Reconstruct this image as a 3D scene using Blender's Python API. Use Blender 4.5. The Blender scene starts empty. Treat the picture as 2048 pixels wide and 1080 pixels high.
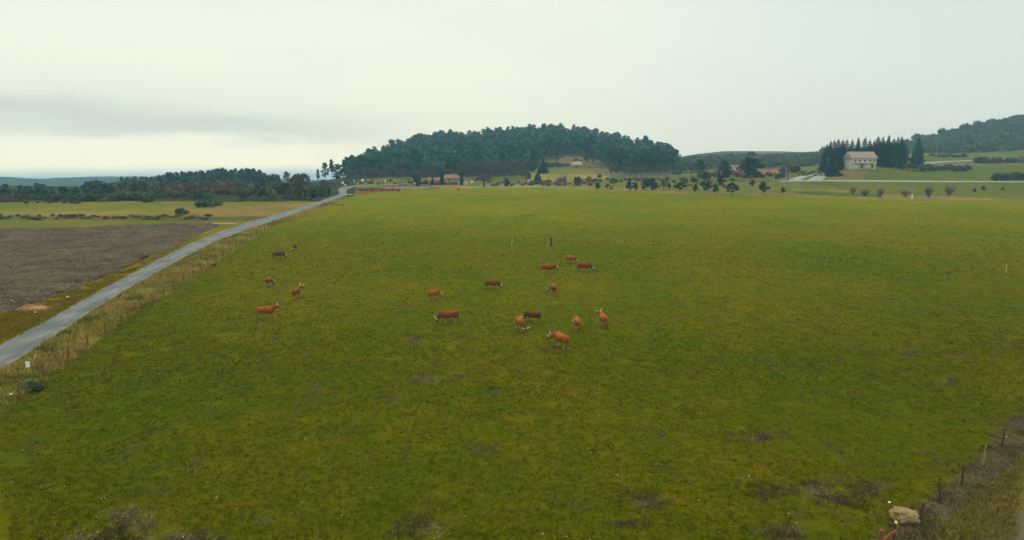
import bpy, bmesh, math, random
import numpy as np
from mathutils import Vector, Matrix, Euler

sc = bpy.context.scene
col = sc.collection
R = math.radians
random.seed(7)
rs = np.random.RandomState(11)

# ------------------------------------------------------------------ camera
F = 1365.0                      # focal length in pixels of the 2048 px frame
CAMH = 15.5
PITCH = math.atan(233.0 / F)
cam_d = bpy.data.cameras.new('camera')
cam = bpy.data.objects.new('camera', cam_d); col.objects.link(cam)
cam.location = (0, 0, CAMH)
cam.rotation_euler = (math.pi / 2 - PITCH, 0, 0)
cam_d.sensor_width = 36.0
cam_d.lens = 36.0 * F / 2048.0
cam_d.clip_start = 0.5
cam_d.clip_end = 12000
sc.camera = cam

# ------------------------------------------------------------------ colour management
sc.view_settings.view_transform = 'Standard'
sc.view_settings.look = 'None'
sc.view_settings.exposure = 0.0
sc.view_settings.gamma = 1.0
sc.cycles.volume_bounces = 0
sc.cycles.max_bounces = 5
sc.cycles.diffuse_bounces = 3
sc.cycles.transparent_max_bounces = 8
sc.cycles.use_denoising = True

# ------------------------------------------------------------------ node helpers
class NT:
    def __init__(s, nt):
        s.nt = nt; s.n = nt.nodes; s.l = nt.links
    def node(s, t, **k):
        n = s.n.new(t)
        for a, b in k.items(): setattr(n, a, b)
        return n
    def put(s, sock, v):
        if isinstance(v, bpy.types.NodeSocket): s.l.new(v, sock)
        elif isinstance(v, (tuple, list)) and len(v) == 3 and sock.type == 'RGBA': sock.default_value = (*v, 1)
        else: sock.default_value = v
    def m(s, op, a, b=0.0, c=0.0):
        n = s.node('ShaderNodeMath', operation=op)
        for i, v in enumerate((a, b, c)): s.put(n.inputs[i], v)
        return n.outputs[0]
    def mr(s, v, a, b, c=0.0, d=1.0, smooth=True):
        n = s.node('ShaderNodeMapRange', interpolation_type='SMOOTHSTEP' if smooth else 'LINEAR')
        for i, x in enumerate((v, a, b, c, d)): s.put(n.inputs[i], x)
        return n.outputs[0]
    def mix(s, f, a, b, blend='MIX'):
        n = s.node('ShaderNodeMix', data_type='RGBA', blend_type=blend)
        s.put(n.inputs[0], f); s.put(n.inputs[6], a); s.put(n.inputs[7], b)
        return n.outputs[2]
    def noise(s, vec, scale, detail=4.0, rough=0.55, out=0):
        n = s.node('ShaderNodeTexNoise')
        if vec is not None: s.l.new(vec, n.inputs['Vector'])
        n.inputs['Scale'].default_value = scale; n.inputs['Detail'].default_value = detail
        n.inputs['Roughness'].default_value = rough
        return n.outputs[out]
    def scale(s, vec, sx, sy, sz):
        n = s.node('ShaderNodeVectorMath', operation='MULTIPLY')
        s.l.new(vec, n.inputs[0]); n.inputs[1].default_value = (sx, sy, sz)
        return n.outputs[0]
    def attr(s, name, out='Color'):
        return s.node('ShaderNodeAttribute', attribute_name=name).outputs[out]

# ------------------------------------------------------------------ world: overcast sky
SUN_EL, SUN_AZ = R(52), R(-20)          # azimuth measured from +Y towards +X
w = bpy.data.worlds.new('World'); sc.world = w; w.use_nodes = True
T = NT(w.node_tree); T.n.clear()
out = T.node('ShaderNodeOutputWorld'); bg = T.node('ShaderNodeBackground')
T.l.new(bg.outputs[0], out.inputs[0])
sky = T.node('ShaderNodeTexSky', sky_type='NISHITA', sun_disc=False)
sky.sun_elevation = SUN_EL; sky.sun_rotation = SUN_AZ
geo = T.node('ShaderNodeTexCoord').outputs['Generated']
sep = T.node('ShaderNodeSeparateXYZ'); T.l.new(geo, sep.inputs[0])
dx, dy, dz = sep.outputs
el = T.m('ARCSINE', dz); az = T.m('ARCTAN2', dx, dy)
comb = T.node('ShaderNodeCombineXYZ'); T.l.new(az, comb.inputs[0]); T.put(comb.inputs[1], T.m('MULTIPLY', el, 4.5))
nv = comb.outputs[0]
n1 = T.noise(nv, 2.2, 5, 0.5); n2 = T.noise(nv, 6.5, 4, 0.5)
wob = T.m('MULTIPLY', T.m('SUBTRACT', n2, 0.5), 0.05)
elw = T.m('ADD', el, wob)
# broad tone: bright greenish white overhead and centre, greyer to the right and low
c = T.mix(T.mr(az, -0.05, 0.62), (0.885, 0.965, 0.81), (0.70, 0.82, 0.755))
c = T.mix(T.mr(el, 0.13, -0.02, 0.0, 0.55), c, T.mix(T.mr(az, -0.1, 0.5), (0.80, 0.90, 0.79), (0.60, 0.71, 0.71)))
c = T.mix(T.mr(n1, 0.42, 0.66, 0.0, 0.22), c, (0.70, 0.785, 0.75))
# a darker bank of stratus low on the left, a bright gap under it, blue distance below that
left = T.mr(az, -0.06, -0.42)
e1 = T.m('DIVIDE', T.m('SUBTRACT', elw, T.mr(az, -0.66, -0.2, 0.052, 0.026, False)), 0.022)
bank = T.m('MULTIPLY', T.m('EXPONENT', T.m('MULTIPLY', T.m('MULTIPLY', e1, e1), -1.0)), left)
c = T.mix(T.m('MULTIPLY', bank, 0.75), c, (0.53, 0.635, 0.645))
gap = T.m('MULTIPLY', T.mr(elw, 0.030, 0.008), T.mr(az, -0.10, -0.36))
c = T.mix(T.m('MULTIPLY', gap, 0.95), c, (1.00, 1.10, 0.91))
low = T.m('MULTIPLY', T.mr(T.m('ADD', el, T.m('MULTIPLY', wob, 0.25)), -0.012, -0.032), T.mr(az, -0.02, -0.2))
c = T.mix(T.m('MULTIPLY', low, 0.9), c, (0.25, 0.46, 0.62))
# overcast luminance rises towards the zenith
up = T.mr(el, 0.2, 1.3, 1.0, 2.0, False)
c = T.mix(1.0, c, T.node('ShaderNodeCombineXYZ').outputs[0], 'MULTIPLY') if False else c
vm = T.node('ShaderNodeVectorMath', operation='SCALE'); T.l.new(c, vm.inputs[0]); T.put(vm.inputs['Scale'], T.m('MULTIPLY', up, 10.0))
fin = T.mix(0.96, sky.outputs[0], vm.outputs[0])
T.l.new(fin, bg.inputs[0]); bg.inputs[1].default_value = 0.1

sun_d = bpy.data.lights.new('sun', 'SUN'); sun = bpy.data.objects.new('sun', sun_d); col.objects.link(sun)
sun_d.energy = 1.5; sun_d.angle = R(10); sun_d.color = (1.0, 0.95, 0.86)
sd = Vector((math.sin(SUN_AZ) * math.cos(SUN_EL), math.cos(SUN_AZ) * math.cos(SUN_EL), math.sin(SUN_EL)))
sun.rotation_euler = sd.to_track_quat('Z', 'Y').to_euler()
sun.location = (0, 0, 60)

# ------------------------------------------------------------------ terrain function
FW = np.array([0, math.cos(PITCH), -math.sin(PITCH)]); UPV = np.array([0, math.sin(PITCH), math.cos(PITCH)])
def ray(px, py):
    d = FW + UPV * ((540 - py) / F); d = d + np.array([(px - 1024) / F, 0, 0]); return d
def z_at(py, Y):                       # height seen at row py at depth Y
    d = ray(1024, py); return CAMH + d[2] / d[1] * Y
def project(x, y, z):
    vz = z - CAMH
    f = y * FW[1] + vz * FW[2]; u = y * UPV[1] + vz * UPV[2]
    return 1024 + F * x / f, 540 - F * u / f
COLS = {
 -1300: {300: 382, 400: 372, 550: 370, 750: 372, 1000: 375, 1150: 371, 1300: 363, 1450: 368, 1700: 355, 2000: 364},
 0: {300: 382, 400: 373, 550: 372, 750: 373, 1000: 375, 1150: 371, 1300: 363, 1450: 368, 1700: 355, 2000: 364},
 200: {300: 381, 400: 374, 550: 374, 750: 374, 1000: 375, 1150: 371, 1300: 363, 1450: 368, 1700: 355, 2000: 364},
 300: {300: 380, 400: 373, 500: 372, 650: 374, 1000: 375, 1150: 371, 1300: 364, 1450: 368, 1700: 356, 2000: 364},
 350: {300: 380, 400: 371, 500: 366, 650: 372, 1000: 375, 1150: 371, 1300: 365, 1450: 369, 1700: 357, 2000: 365},
 400: {300: 380, 400: 369, 500: 360, 650: 370, 1000: 374, 1300: 369, 1700: 358, 2000: 366},
 450: {300: 380, 400: 369, 500: 357, 650: 368, 1000: 374, 1300: 370, 1700: 359, 2000: 366},
 505: {300: 380, 400: 369, 500: 356, 650: 369, 1000: 374, 1300: 370, 1700: 360, 2000: 366},
 545: {300: 379, 400: 369, 500: 370, 650: 374, 1000: 376, 1300: 372, 1700: 362, 2000: 367},
 640: {300: 378, 400: 364, 500: 363, 650: 366, 1000: 371, 1700: 363, 2000: 367},
 690: {320: 374, 400: 361, 470: 359, 550: 354, 650: 356, 850: 362, 1700: 362, 2000: 365},
 720: {320: 374, 400: 361, 470: 356, 600: 340, 750: 345, 1000: 352, 2000: 362},
 760: {320: 374, 400: 361, 470: 354, 550: 343, 650: 322, 750: 325, 1000: 345, 2000: 360},
 800: {320: 374, 400: 361, 470: 352, 550: 338, 680: 309, 800: 313, 1000: 335, 2000: 352},
 850: {320: 374, 400: 361, 470: 351, 550: 333, 700: 299, 800: 302, 1000: 325, 2000: 350},
 900: {320: 374, 400: 360, 470: 350, 550: 330, 740: 290, 850: 293, 1100: 320, 2000: 345},
 1000: {320: 374, 400: 360, 470: 349, 550: 330, 780: 284, 900: 288, 1150: 315, 2000: 345},
 1060: {320: 374, 400: 360, 470: 344, 550: 324, 780: 280, 900: 284, 1150: 313, 2000: 345},
 1110: {320: 374, 400: 360, 470: 340, 500: 334, 560: 318, 780: 279, 900: 284, 1150: 313, 2000: 345},
 1150: {320: 373, 400: 360, 470: 340, 500: 333, 560: 317, 790: 281, 900: 286, 1150: 315, 2000: 345},
 1200: {320: 372, 400: 359, 470: 343, 560: 325, 780: 287, 900: 292, 1150: 316, 2000: 345},
 1250: {320: 370, 400: 358, 470: 348, 550: 335, 750: 299, 850: 303, 1100: 318, 2000: 345},
 1300: {320: 369, 400: 357, 470: 349, 550: 338, 700: 311, 850: 315, 1000: 318, 2000: 345},
 1340: {320: 367, 400: 356, 470: 348, 550: 337, 650: 326, 850: 322, 1000: 316, 1400: 325, 2000: 340},
 1400: {320: 364, 350: 358, 400: 350, 470: 340, 550: 332, 700: 322, 850: 314, 1000: 306, 1400: 322, 2000: 335},
 1450: {320: 363, 350: 357, 400: 351, 470: 340, 550: 332, 700: 321, 850: 312, 1000: 302, 1400: 318, 2000: 335},
 1500: {320: 362, 350: 357, 400: 351, 470: 340, 550: 332, 700: 320, 850: 311, 1000: 301, 1400: 316, 2000: 335},
 1600: {320: 361, 350: 352, 400: 342, 470: 334, 550: 326, 700: 316, 850: 308, 1000: 303, 1400: 316, 2000: 335},
 1650: {320: 361, 350: 346, 400: 336, 470: 328, 550: 320, 700: 312, 850: 306, 1000: 304, 1400: 316, 2000: 335},
 1700: {320: 362, 350: 336, 400: 330, 470: 322, 550: 316, 700: 309, 850: 304, 1000: 305, 1400: 316, 2000: 335},
 1750: {320: 362, 350: 336, 400: 329, 470: 320, 550: 314, 700: 306, 850: 300, 1000: 302, 1400: 316, 2000: 335},
 1800: {320: 362, 350: 345, 400: 329, 470: 318, 550: 312, 700: 300, 850: 292, 1000: 296, 1400: 312, 2000: 335},
 1900: {320: 363, 350: 352, 400: 338, 470: 322, 550: 312, 700: 286, 850: 262, 1000: 267, 1400: 300, 2000: 330},
 2048: {320: 363, 350: 353, 400: 341, 470: 323, 550: 311, 700: 264, 850: 230, 1000: 236, 1400: 290, 2000: 330},
 2300: {320: 364, 350: 354, 400: 341, 470: 322, 550: 308, 700: 245, 850: 195, 1000: 205, 1400: 280, 2000: 330},
 3400: {320: 364, 350: 354, 400: 341, 470: 322, 550: 308, 700: 245, 850: 195, 1000: 205, 1400: 280, 2000: 330},
}
KF = F / math.cos(PITCH)               # column units per x/y near the horizon
NC, ND = 760, 520
cgrid = np.linspace(-1150, 3250, NC)
dgrid = np.exp(np.linspace(math.log(6.0), math.log(1990.0), ND))
ck = sorted(COLS)
prof = []
for k in ck:
    ds = [0, 235]; zs = [0, 0]
    for d in sorted(COLS[k]): ds.append(d); zs.append(z_at(COLS[k][d], d))
    prof.append(np.interp(dgrid, ds, zs))
prof = np.array(prof)
Z = np.array([np.interp(cgrid, ck, prof[:, j]) for j in range(ND)])       # [depth, col]
def blur(a, n, ax):
    k = np.hanning(n + 2)[1:-1]; k /= k.sum()
    p = [(0, 0), (0, 0)]; p[ax] = (n // 2, n // 2)
    b = np.pad(a, p, mode='edge')
    return np.apply_along_axis(lambda v: np.convolve(v, k, 'valid'), ax, b)
Z = blur(blur(Z, 11, 0), 13, 1)
# gentle unevenness
def vnoise(x, y, s, seed=0):
    r = np.random.RandomState(seed); t = r.rand(64, 64)
    x = np.asarray(x) / s + 1000; y = np.asarray(y) / s + 1000
    xi = np.floor(x).astype(int); yi = np.floor(y).astype(int); fx = x - xi; fy = y - yi
    fx = fx * fx * (3 - 2 * fx); fy = fy * fy * (3 - 2 * fy)
    g = lambda i, j: t[(yi + j) % 64, (xi + i) % 64]
    return (g(0, 0) * (1 - fx) + g(1, 0) * fx) * (1 - fy) + (g(0, 1) * (1 - fx) + g(1, 1) * fx) * fy
DD, CC = np.meshgrid(dgrid, cgrid, indexing='ij')
XX = (CC - 1024) / KF * DD
amp = np.clip((DD - 240) / 400, 0, 1)
Z = Z + (vnoise(XX, DD, 38, 3) - 0.5) * 2.5 * amp + ((vnoise(XX, DD, 260, 81) - .5) * 16 + (vnoise(XX, DD, 90, 82) - .5) * 7) * np.clip((DD - 1050) / 250, 0, 1)
def H(x, y):
    if y < 6.5: return 0.0
    j = (math.log(y) - math.log(6.0)) / (math.log(1990.0) - math.log(6.0)) * (ND - 1)
    i = (1024 + KF * x / y - cgrid[0]) / (cgrid[-1] - cgrid[0]) * (NC - 1)
    j = min(max(j, 0), ND - 1.001); i = min(max(i, 0), NC - 1.001)
    a, b = int(j), int(i); fj, fi = j - a, i - b
    return float((Z[a, b] * (1 - fi) + Z[a, b + 1] * fi) * (1 - fj) + (Z[a + 1, b] * (1 - fi) + Z[a + 1, b + 1] * fi) * fj)
def at(c, d, dz=0.0):                  # terrain point in column c at depth d
    x = (c - 1024) / KF * d; return Vector((x, d, H(x, d) + dz))
def hit(px, py):                       # where a sight line meets the terrain
    d = ray(px, py); t0 = 5.0; t = t0
    while t < 1900:
        p = d * t
        if CAMH + p[2] < H(p[0], p[1]):
            lo, hi = t0, t
            for _ in range(22):
                mid = (lo + hi) / 2; p = d * mid
                if CAMH + p[2] < H(p[0], p[1]): hi = mid
                else: lo = mid
            p = d * hi; return Vector((p[0], p[1], H(p[0], p[1])))
        t0 = t; t *= 1.006
    p = d * 1900; return Vector((p[0], p[1], H(p[0], p[1])))
def mpp(p):                            # metres per photo pixel at a point
    return p.y / KF

# ------------------------------------------------------------------ mesh helpers
class MB:
    def __init__(s): s.v = []; s.f = []; s.t = []; s.tint = 0.5
    def add(s, vs, fs):
        o = len(s.v); s.v += [tuple(v) for v in vs]; s.t += [s.tint] * len(vs)
        s.f += [tuple(i + o for i in f) for f in fs]
    def box(s, cx, cy, cz, sx, sy, sz, rz=0.0):
        m = Matrix.Rotation(rz, 3, 'Z'); c = Vector((cx, cy, cz))
        vs = [c + m @ Vector((x * sx / 2, y * sy / 2, z * sz / 2)) for z in (-1, 1) for y in (-1, 1) for x in (-1, 1)]
        s.add(vs, [(0, 2, 3, 1), (4, 5, 7, 6), (0, 1, 5, 4), (2, 6, 7, 3), (0, 4, 6, 2), (1, 3, 7, 5)])
    def tube(s, pts, rad, n=6, cap=True):
        pts = [Vector(p) for p in pts]; rings = []; prev = None
        for i, p in enumerate(pts):
            d = (pts[min(i + 1, len(pts) - 1)] - pts[max(i - 1, 0)])
            d = d.normalized() if d.length > 1e-9 else Vector((0, 0, 1))
            a = Vector((0, 1, 0)) if prev is None else prev
            if abs(a.dot(d)) > 0.95: a = Vector((1, 0, 0))
            a = (a - d * a.dot(d)).normalized(); prev = a; b = d.cross(a)
            r = rad[i]; ra, rb = r if isinstance(r, (tuple, list)) else (r, r)
            rings.append([p + a * math.cos(2 * math.pi * k / n) * ra + b * math.sin(2 * math.pi * k / n) * rb for k in range(n)])
        vs = [v for r in rings for v in r]; fs = []
        for i in range(len(pts) - 1):
            for k in range(n):
                k2 = (k + 1) % n
                fs.append((i * n + k, i * n + k2, (i + 1) * n + k2, (i + 1) * n + k))
        if cap: fs.append(tuple(range(n - 1, -1, -1))); fs.append(tuple((len(pts) - 1) * n + k for k in range(n)))
        s.add(vs, fs)
    def ball(s, c, r, nu=12, nv=8):
        c = Vector(c); r = r if isinstance(r, (tuple, list)) else (r, r, r)
        vs = [c + Vector((0, 0, -r[2]))]; fs = []
        for j in range(1, nv):
            t = math.pi * j / nv - math.pi / 2
            for i in range(nu):
                a = 2 * math.pi * i / nu
                vs.append(c + Vector((math.cos(t) * math.cos(a) * r[0], math.cos(t) * math.sin(a) * r[1], math.sin(t) * r[2])))
        vs.append(c + Vector((0, 0, r[2]))); L = len(vs) - 1
        for i in range(nu):
            fs.append((0, 1 + (i + 1) % nu, 1 + i)); fs.append((L, L - nu + i, L - nu + (i + 1) % nu))
        for j in range(nv - 2):
            for i in range(nu):
                a = 1 + j * nu + i; b = 1 + j * nu + (i + 1) % nu
                fs.append((a, b, b + nu, a + nu))
        s.add(vs, fs)
    def clump(s, c, r, n, size, flat=0.0, rng=random):
        """leaf-sized faces spread through an ellipsoid, mostly near its skin"""
        c = Vector(c)
        for _ in range(n):
            d = Vector((rng.gauss(0, 1), rng.gauss(0, 1), rng.gauss(0, 1))).normalized()
            q = rng.uniform(0.35, 1.0) ** 0.5
            p = c + Vector((d.x * r[0], d.y * r[1], d.z * r[2])) * q
            nrm = (d + Vector((rng.gauss(0, .7), rng.gauss(0, .7), rng.gauss(0, .7) + flat))).normalized()
            a = nrm.orthogonal().normalized(); a.rotate(Matrix.Rotation(rng.uniform(0, 6.28), 3, nrm)); b = nrm.cross(a)
            k = size * rng.uniform(0.6, 1.4)
            s.add([p - a * k, p + b * k * .55, p + a * k, p - b * k * .55], [(0, 1, 2, 3)])
    def build(s, name, mat, parent=None, smooth=False, link=True):
        me = bpy.data.meshes.new(name); me.from_pydata(s.v, [], s.f)
        at_ = me.attributes.new('tint', 'FLOAT', 'POINT'); at_.data.foreach_set('value', np.array(s.t, dtype=np.float32))
        if mat: me.materials.append(mat)
        if smooth: me.polygons.foreach_set('use_smooth', [True] * len(me.polygons))
        o = bpy.data.objects.new(name, me)
        if link: col.objects.link(o)
        if parent: o.parent = parent
        return o

def tag(o, label=None, cat=None, group=None, kind=None):
    if label: o['label'] = label
    if cat: o['category'] = cat
    if group: o['group'] = group
    if kind: o['kind'] = kind
    return o
def empty(name, loc=(0, 0, 0), rz=0.0):
    o = bpy.data.objects.new(name, None); col.objects.link(o)
    o.location = loc; o.rotation_euler = (0, 0, rz); o.empty_display_size = 0.3
    return o
def copy_tree(o):
    c_ = o.copy(); col.objects.link(c_)
    for ch in o.children:
        d = ch.copy(); col.objects.link(d); d.parent = c_
        for g in ch.children:
            e = g.copy(); col.objects.link(e); e.parent = d
    return c_
ORD = ['first', 'second', 'third', 'fourth', 'fifth', 'sixth', 'seventh', 'eighth', 'ninth', 'tenth', 'eleventh', 'twelfth',
       'thirteenth', 'fourteenth', 'fifteenth', 'sixteenth', 'seventeenth', 'eighteenth', 'nineteenth', 'twentieth']

# ------------------------------------------------------------------ materials
def pmat(name, base, rough=0.9, var=0.25, scale=3.0, bump=0.0, bscale=8.0, tint=0.0, spec=0.06, attr_mix=None, objvar=0.0):
    m = bpy.data.materials.new(name); m.use_nodes = True
    t = NT(m.node_tree); b = t.n['Principled BSDF']
    co = t.node('ShaderNodeTexCoord').outputs['Object']
    n = t.noise(co, scale, 5, 0.6)
    k = t.mr(n, 0.3, 0.7, 1 - var, 1 + var, False)
    if tint: k = t.m('MULTIPLY', k, t.mr(t.attr('tint', 'Fac'), 0, 1, 1 - tint, 1 + tint, False))
    if objvar:
        ob = t.node('ShaderNodeObjectInfo').outputs['Random']
        k = t.m('MULTIPLY', k, t.mr(ob, 0, 1, 1 - objvar, 1 + objvar, False))
    v = t.node('ShaderNodeVectorMath', operation='SCALE'); v.inputs[0].default_value = base; t.l.new(k, v.inputs['Scale'])
    c_ = v.outputs[0]
    if attr_mix:
        for a, colr in attr_mix: c_ = t.mix(t.attr(a, 'Fac'), c_, colr)
    t.l.new(c_, b.inputs['Base Color'])
    b.inputs['Roughness'].default_value = rough; b.inputs['Specular IOR Level'].default_value = spec
    if bump:
        bn = t.node('ShaderNodeBump'); bn.inputs['Strength'].default_value = bump; bn.inputs['Distance'].default_value = 0.05
        t.l.new(t.noise(co, bscale, 6, 0.65), bn.inputs['Height']); t.l.new(bn.outputs[0], b.inputs['Normal'])
    return m

# ------------------------------------------------------------------ ground cover
ROAD_L = [(-160, 775), (0, 690), (100, 637), (200, 580), (300, 527), (380, 487), (430, 467), (500, 443.5), (560, 427.5), (620, 408), (660, 395), (676, 389.5)]
ROAD_R = [(-160, 848), (0, 742), (100, 678), (200, 612), (300, 552), (380, 509), (430, 483), (500, 457), (560, 437.5), (620, 416), (660, 401.5), (692, 391.5)]
FENCE_LINE = [(-900, 1500), (-60, 885), (0, 832), (50, 788), (88, 757), (137, 722), (177, 695), (211, 668), (243, 648), (284, 621), (327, 594), (368, 567), (404, 545),
              (432, 526), (461, 505), (487, 489), (512, 475), (530, 463), (548, 453), (573, 444), (599, 435), (622, 428), (643, 418), (668, 407), (694, 397), (712, 391)]
fl_y = np.array([p[1] for p in FENCE_LINE][::-1], float); fl_x = np.array([p[0] for p in FENCE_LINE][::-1], float)
EDGE = [(712, 391), (760, 385), (820, 379), (900, 376), (1000, 375), (1100, 376), (1190, 381), (1300, 385), (1400, 389), (1500, 391), (1600, 395), (1750, 398), (1900, 401), (2048, 403), (2600, 412)]
ed_x = np.array([p[0] for p in EDGE], float); ed_y = np.array([p[1] for p in EDGE], float)
def poly_mask(px, py, poly):
    m = np.zeros(px.shape, bool); n = len(poly)
    for i in range(n):
        x1, y1 = poly[i]; x2, y2 = poly[(i + 1) % n]
        if y1 == y2: continue
        cnd = ((y1 > py) != (y2 > py)) & (px < (x2 - x1) * (py - y1) / (y2 - y1) + x1)
        m ^= cnd
    return m
PX, PY = project(XX, DD, Z)
MEAD = np.array([0.098, 0.096, 0.0010])
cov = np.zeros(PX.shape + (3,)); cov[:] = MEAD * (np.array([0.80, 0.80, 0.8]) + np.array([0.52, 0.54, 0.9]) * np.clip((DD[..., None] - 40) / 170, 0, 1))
soil = np.zeros(PX.shape)
far = DD > 232
wn = (vnoise(XX, DD, 14, 5) - 0.5) + (vnoise(XX, DD, 5, 6) - 0.5) * 0.6       # wavers the borders
wide = (vnoise(XX, DD, 60, 8) - 0.5)
pyw = PY + wn * 5 * np.clip((PY - 307) / 120, 0.15, 1.2)
left = PX + wn * 6 < np.interp(PY, fl_y, fl_x)
left = left | ((PX < 700) & (PY < 391))
def paint(mask, colr): cov[mask] = np.array(colr)
YG = (0.118, 0.112, 0.012)
paint(left, (0.165, 0.118, 0.008))
paint(left & (pyw < 456) & (pyw > 440), (0.115, 0.110, 0.014))
paint(left & (pyw < 441), (0.10, 0.072, 0.026))
paint(left & (pyw < 432), (0.165, 0.125, 0.030))
paint(left & (pyw < 424), (0.13, 0.118, 0.018))
paint(left & (pyw < 420) & (PX < 330) & (pyw > 410), (0.110, 0.122, 0.018))
paint(left & (PX > 330) & (pyw < 436) & (wn > 0.12), (0.165, 0.115, 0.03))
paint(left & (pyw < 402), (0.036, 0.040, 0.017))
# dry grass verge along the fence, darker green in the ditch beside the road
fx = np.interp(PY, fl_y, fl_x); verge = left & (PY > 385) & (DD < 250) & (PX > np.interp(PY, [p[1] for p in ROAD_R][::-1], [p[0] for p in ROAD_R][::-1]))
cov[verge] = np.array([0.150, 0.112, 0.022]) * (1 + .7 * vnoise(XX, DD, 2.5, 91)[verge] - .35)[:, None]
cov[verge & (wn > 0.08)] = np.array([0.085, 0.082, 0.010])
# beyond the meadow
beyond = (~left) & (pyw < np.interp(PX, ed_x, ed_y))
paint(beyond, (0.110, 0.108, 0.022))
rt = beyond & (PX > 1150)
edge_y = np.interp(PX, ed_x, ed_y)
paint(rt & (pyw > edge_y - 9), (0.140, 0.110, 0.026))
paint(rt & (pyw > edge_y - 8) & (wn > 0.02), (0.20, 0.125, 0.045))
paint(rt & (PX > 1600) & (pyw < edge_y - 9) & (PY > 362), (0.096, 0.100, 0.016))
paint(rt & (PX > 1585) & (PX < 1720) & (np.abs(PY - 381 - (PX - 1650) * .05 + wn * 6) < 2.6) & (wn > -.2), (0.17, 0.135, 0.04))
paint(rt & (PX > 1590) & (PX < 1760) & (np.abs(PY - 385.5 - (PX - 1650) * .05 + wn * 6) < 2.2), (0.06, 0.085, 0.012))
paint(rt & (PX > 1660) & (PY < 362), (0.082, 0.094, 0.013))
paint(rt & (PX > 1660) & (PX < 1735 + wn * 20) & (PY < 361) & (PY > 341), (0.145, 0.105, 0.030))
paint(rt & (PX > 1655) & (PY < 335) & (wn > 0.1), (0.125, 0.11, 0.03))
paint(beyond & (PX > 1250) & (PX < 1600) & (pyw < 364) & (pyw > 359), (0.10, 0.075, 0.03))
paint(beyond & (PX > 1200) & (PX <= 1640) & (PY < 359), (0.105, 0.105, 0.024))
paint(beyond & (PX > 1380) & (PX <= 1650) & (DD > 470), (0.055, 0.050, 0.024))
paint(beyond & (PX > 1450) & (PX < 1560) & (DD > 400) & (DD < 470), (0.20, 0.085, 0.045))
paint(beyond & (PX > 1300) & (PX <= 1720) & (DD > 800), (0.062, 0.056, 0.034))
paint(beyond & (PX > 1500) & (PX <= 1580) & (DD > 900) & (wide > -0.1), (0.17, 0.125, 0.075))
paint(beyond & (PX > 1640) & (DD > 570), (0.045, 0.042, 0.020))
# hill floor, clearing, dry slope
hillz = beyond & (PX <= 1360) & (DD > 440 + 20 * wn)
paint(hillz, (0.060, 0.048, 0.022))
clear = beyond & (PX > 1050) & (PX < 1215 + 12 * wn) & (DD > 380) & (DD < 492)
paint(clear, (0.135, 0.128, 0.020)); paint(clear & (DD < 440 + 25 * wn), (0.215, 0.160, 0.038)); paint(clear & (DD < 392), (0.24, 0.135, 0.055))
wh = (vnoise(XX, DD, 9, 71) - .5) + (vnoise(XX, DD, 3.5, 72) - .5) * .7
paint(beyond & (PX > 1088 + 26 * wh) & (PX < 1186 + 40 * wh) & (DD > 500) & (DD < 575 + 50 * wh), (0.155, 0.098, 0.048))
paint(beyond & (PX > 1088) & (PX < 1186) & (DD > 500) & (DD < 575) & (wh > .28), (0.07, 0.06, 0.025))
paint(beyond & (PX > 1190) & (PX < 1240) & (DD > 440) & (DD < 500) & (wn > -.1), (0.13, 0.095, 0.04))
paint(beyond & (PX < 1150) & (pyw > edge_y - 5) & (PX > 850), (0.16, 0.125, 0.045))
paint(beyond & (PX > 712 + 8 * wn) & (PX < 795) & (pyw > edge_y - 9), (0.185, 0.055, 0.040))
paint(beyond & (PX >= 795) & (PX < 880) & (pyw > edge_y - 6), (0.14, 0.085, 0.055))
paint(beyond & (PX > 868) & (PX < 932) & (PY > 370.5) & (PY < 374), (0.24, 0.11, 0.03))
# bare, trampled soil in the meadow
BARE = [(235, 1035, 75, 26), (300, 1075, 120, 22), (150, 1075, 60, 14), (840, 1062, 70, 22), (520, 1045, 26, 10), (1560, 1062, 60, 18), (1640, 980, 130, 26), (1730, 975, 70, 18),
        (1803, 703, 46, 9), (1900, 765, 22, 12), (845, 760, 26, 7), (780, 796, 22, 8), (745, 735, 10, 14), (1000, 632, 22, 5), (905, 755, 30, 5), (820, 680, 24, 10), (1525, 722, 14, 5),
        (1080, 700, 26, 6), (1455, 605, 12, 6), (945, 470, 14, 4), (1060, 432, 40, 2.5), (1310, 1000, 50, 14), (1270, 1050, 40, 10), (1780, 600, 26, 5), (1880, 495, 22, 3), (990, 790, 14, 14), (1690, 690, 12, 6), (1510, 870, 60, 12)]
for bx_, by_, brx, bry in BARE:
    q = ((PX - bx_ + wn * brx * 1.2) / brx) ** 2 + ((PY - by_ + (vnoise(XX, DD, 2.2, 9) - .5) * bry * 1.6) / bry) ** 2
    soil = np.maximum(soil, np.clip(0.86 - q * 0.5, 0, .8))
rf = [(1740, 1110), (1838, 1048), (1880, 1005), (1923, 970), (2003, 893), (2048, 840), (2200, 690)]
rfx = np.interp(PY, [p[1] for p in rf][::-1], [p[0] for p in rf][::-1])
dr = (PX - rfx - 20) / (45 + 0.06 * (PY - 600))
m_ = PY > 650
soil[m_] = np.maximum(soil[m_], np.clip(1.1 - dr[m_] ** 2 * 0.7, 0, 1))
rv = m_ & (PX > rfx + 55) & (PY > 780)
paint(rv, (0.125, 0.098, 0.018))
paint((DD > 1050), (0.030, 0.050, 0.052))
cov *= (1 + wide * 0.25)[..., None]

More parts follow.
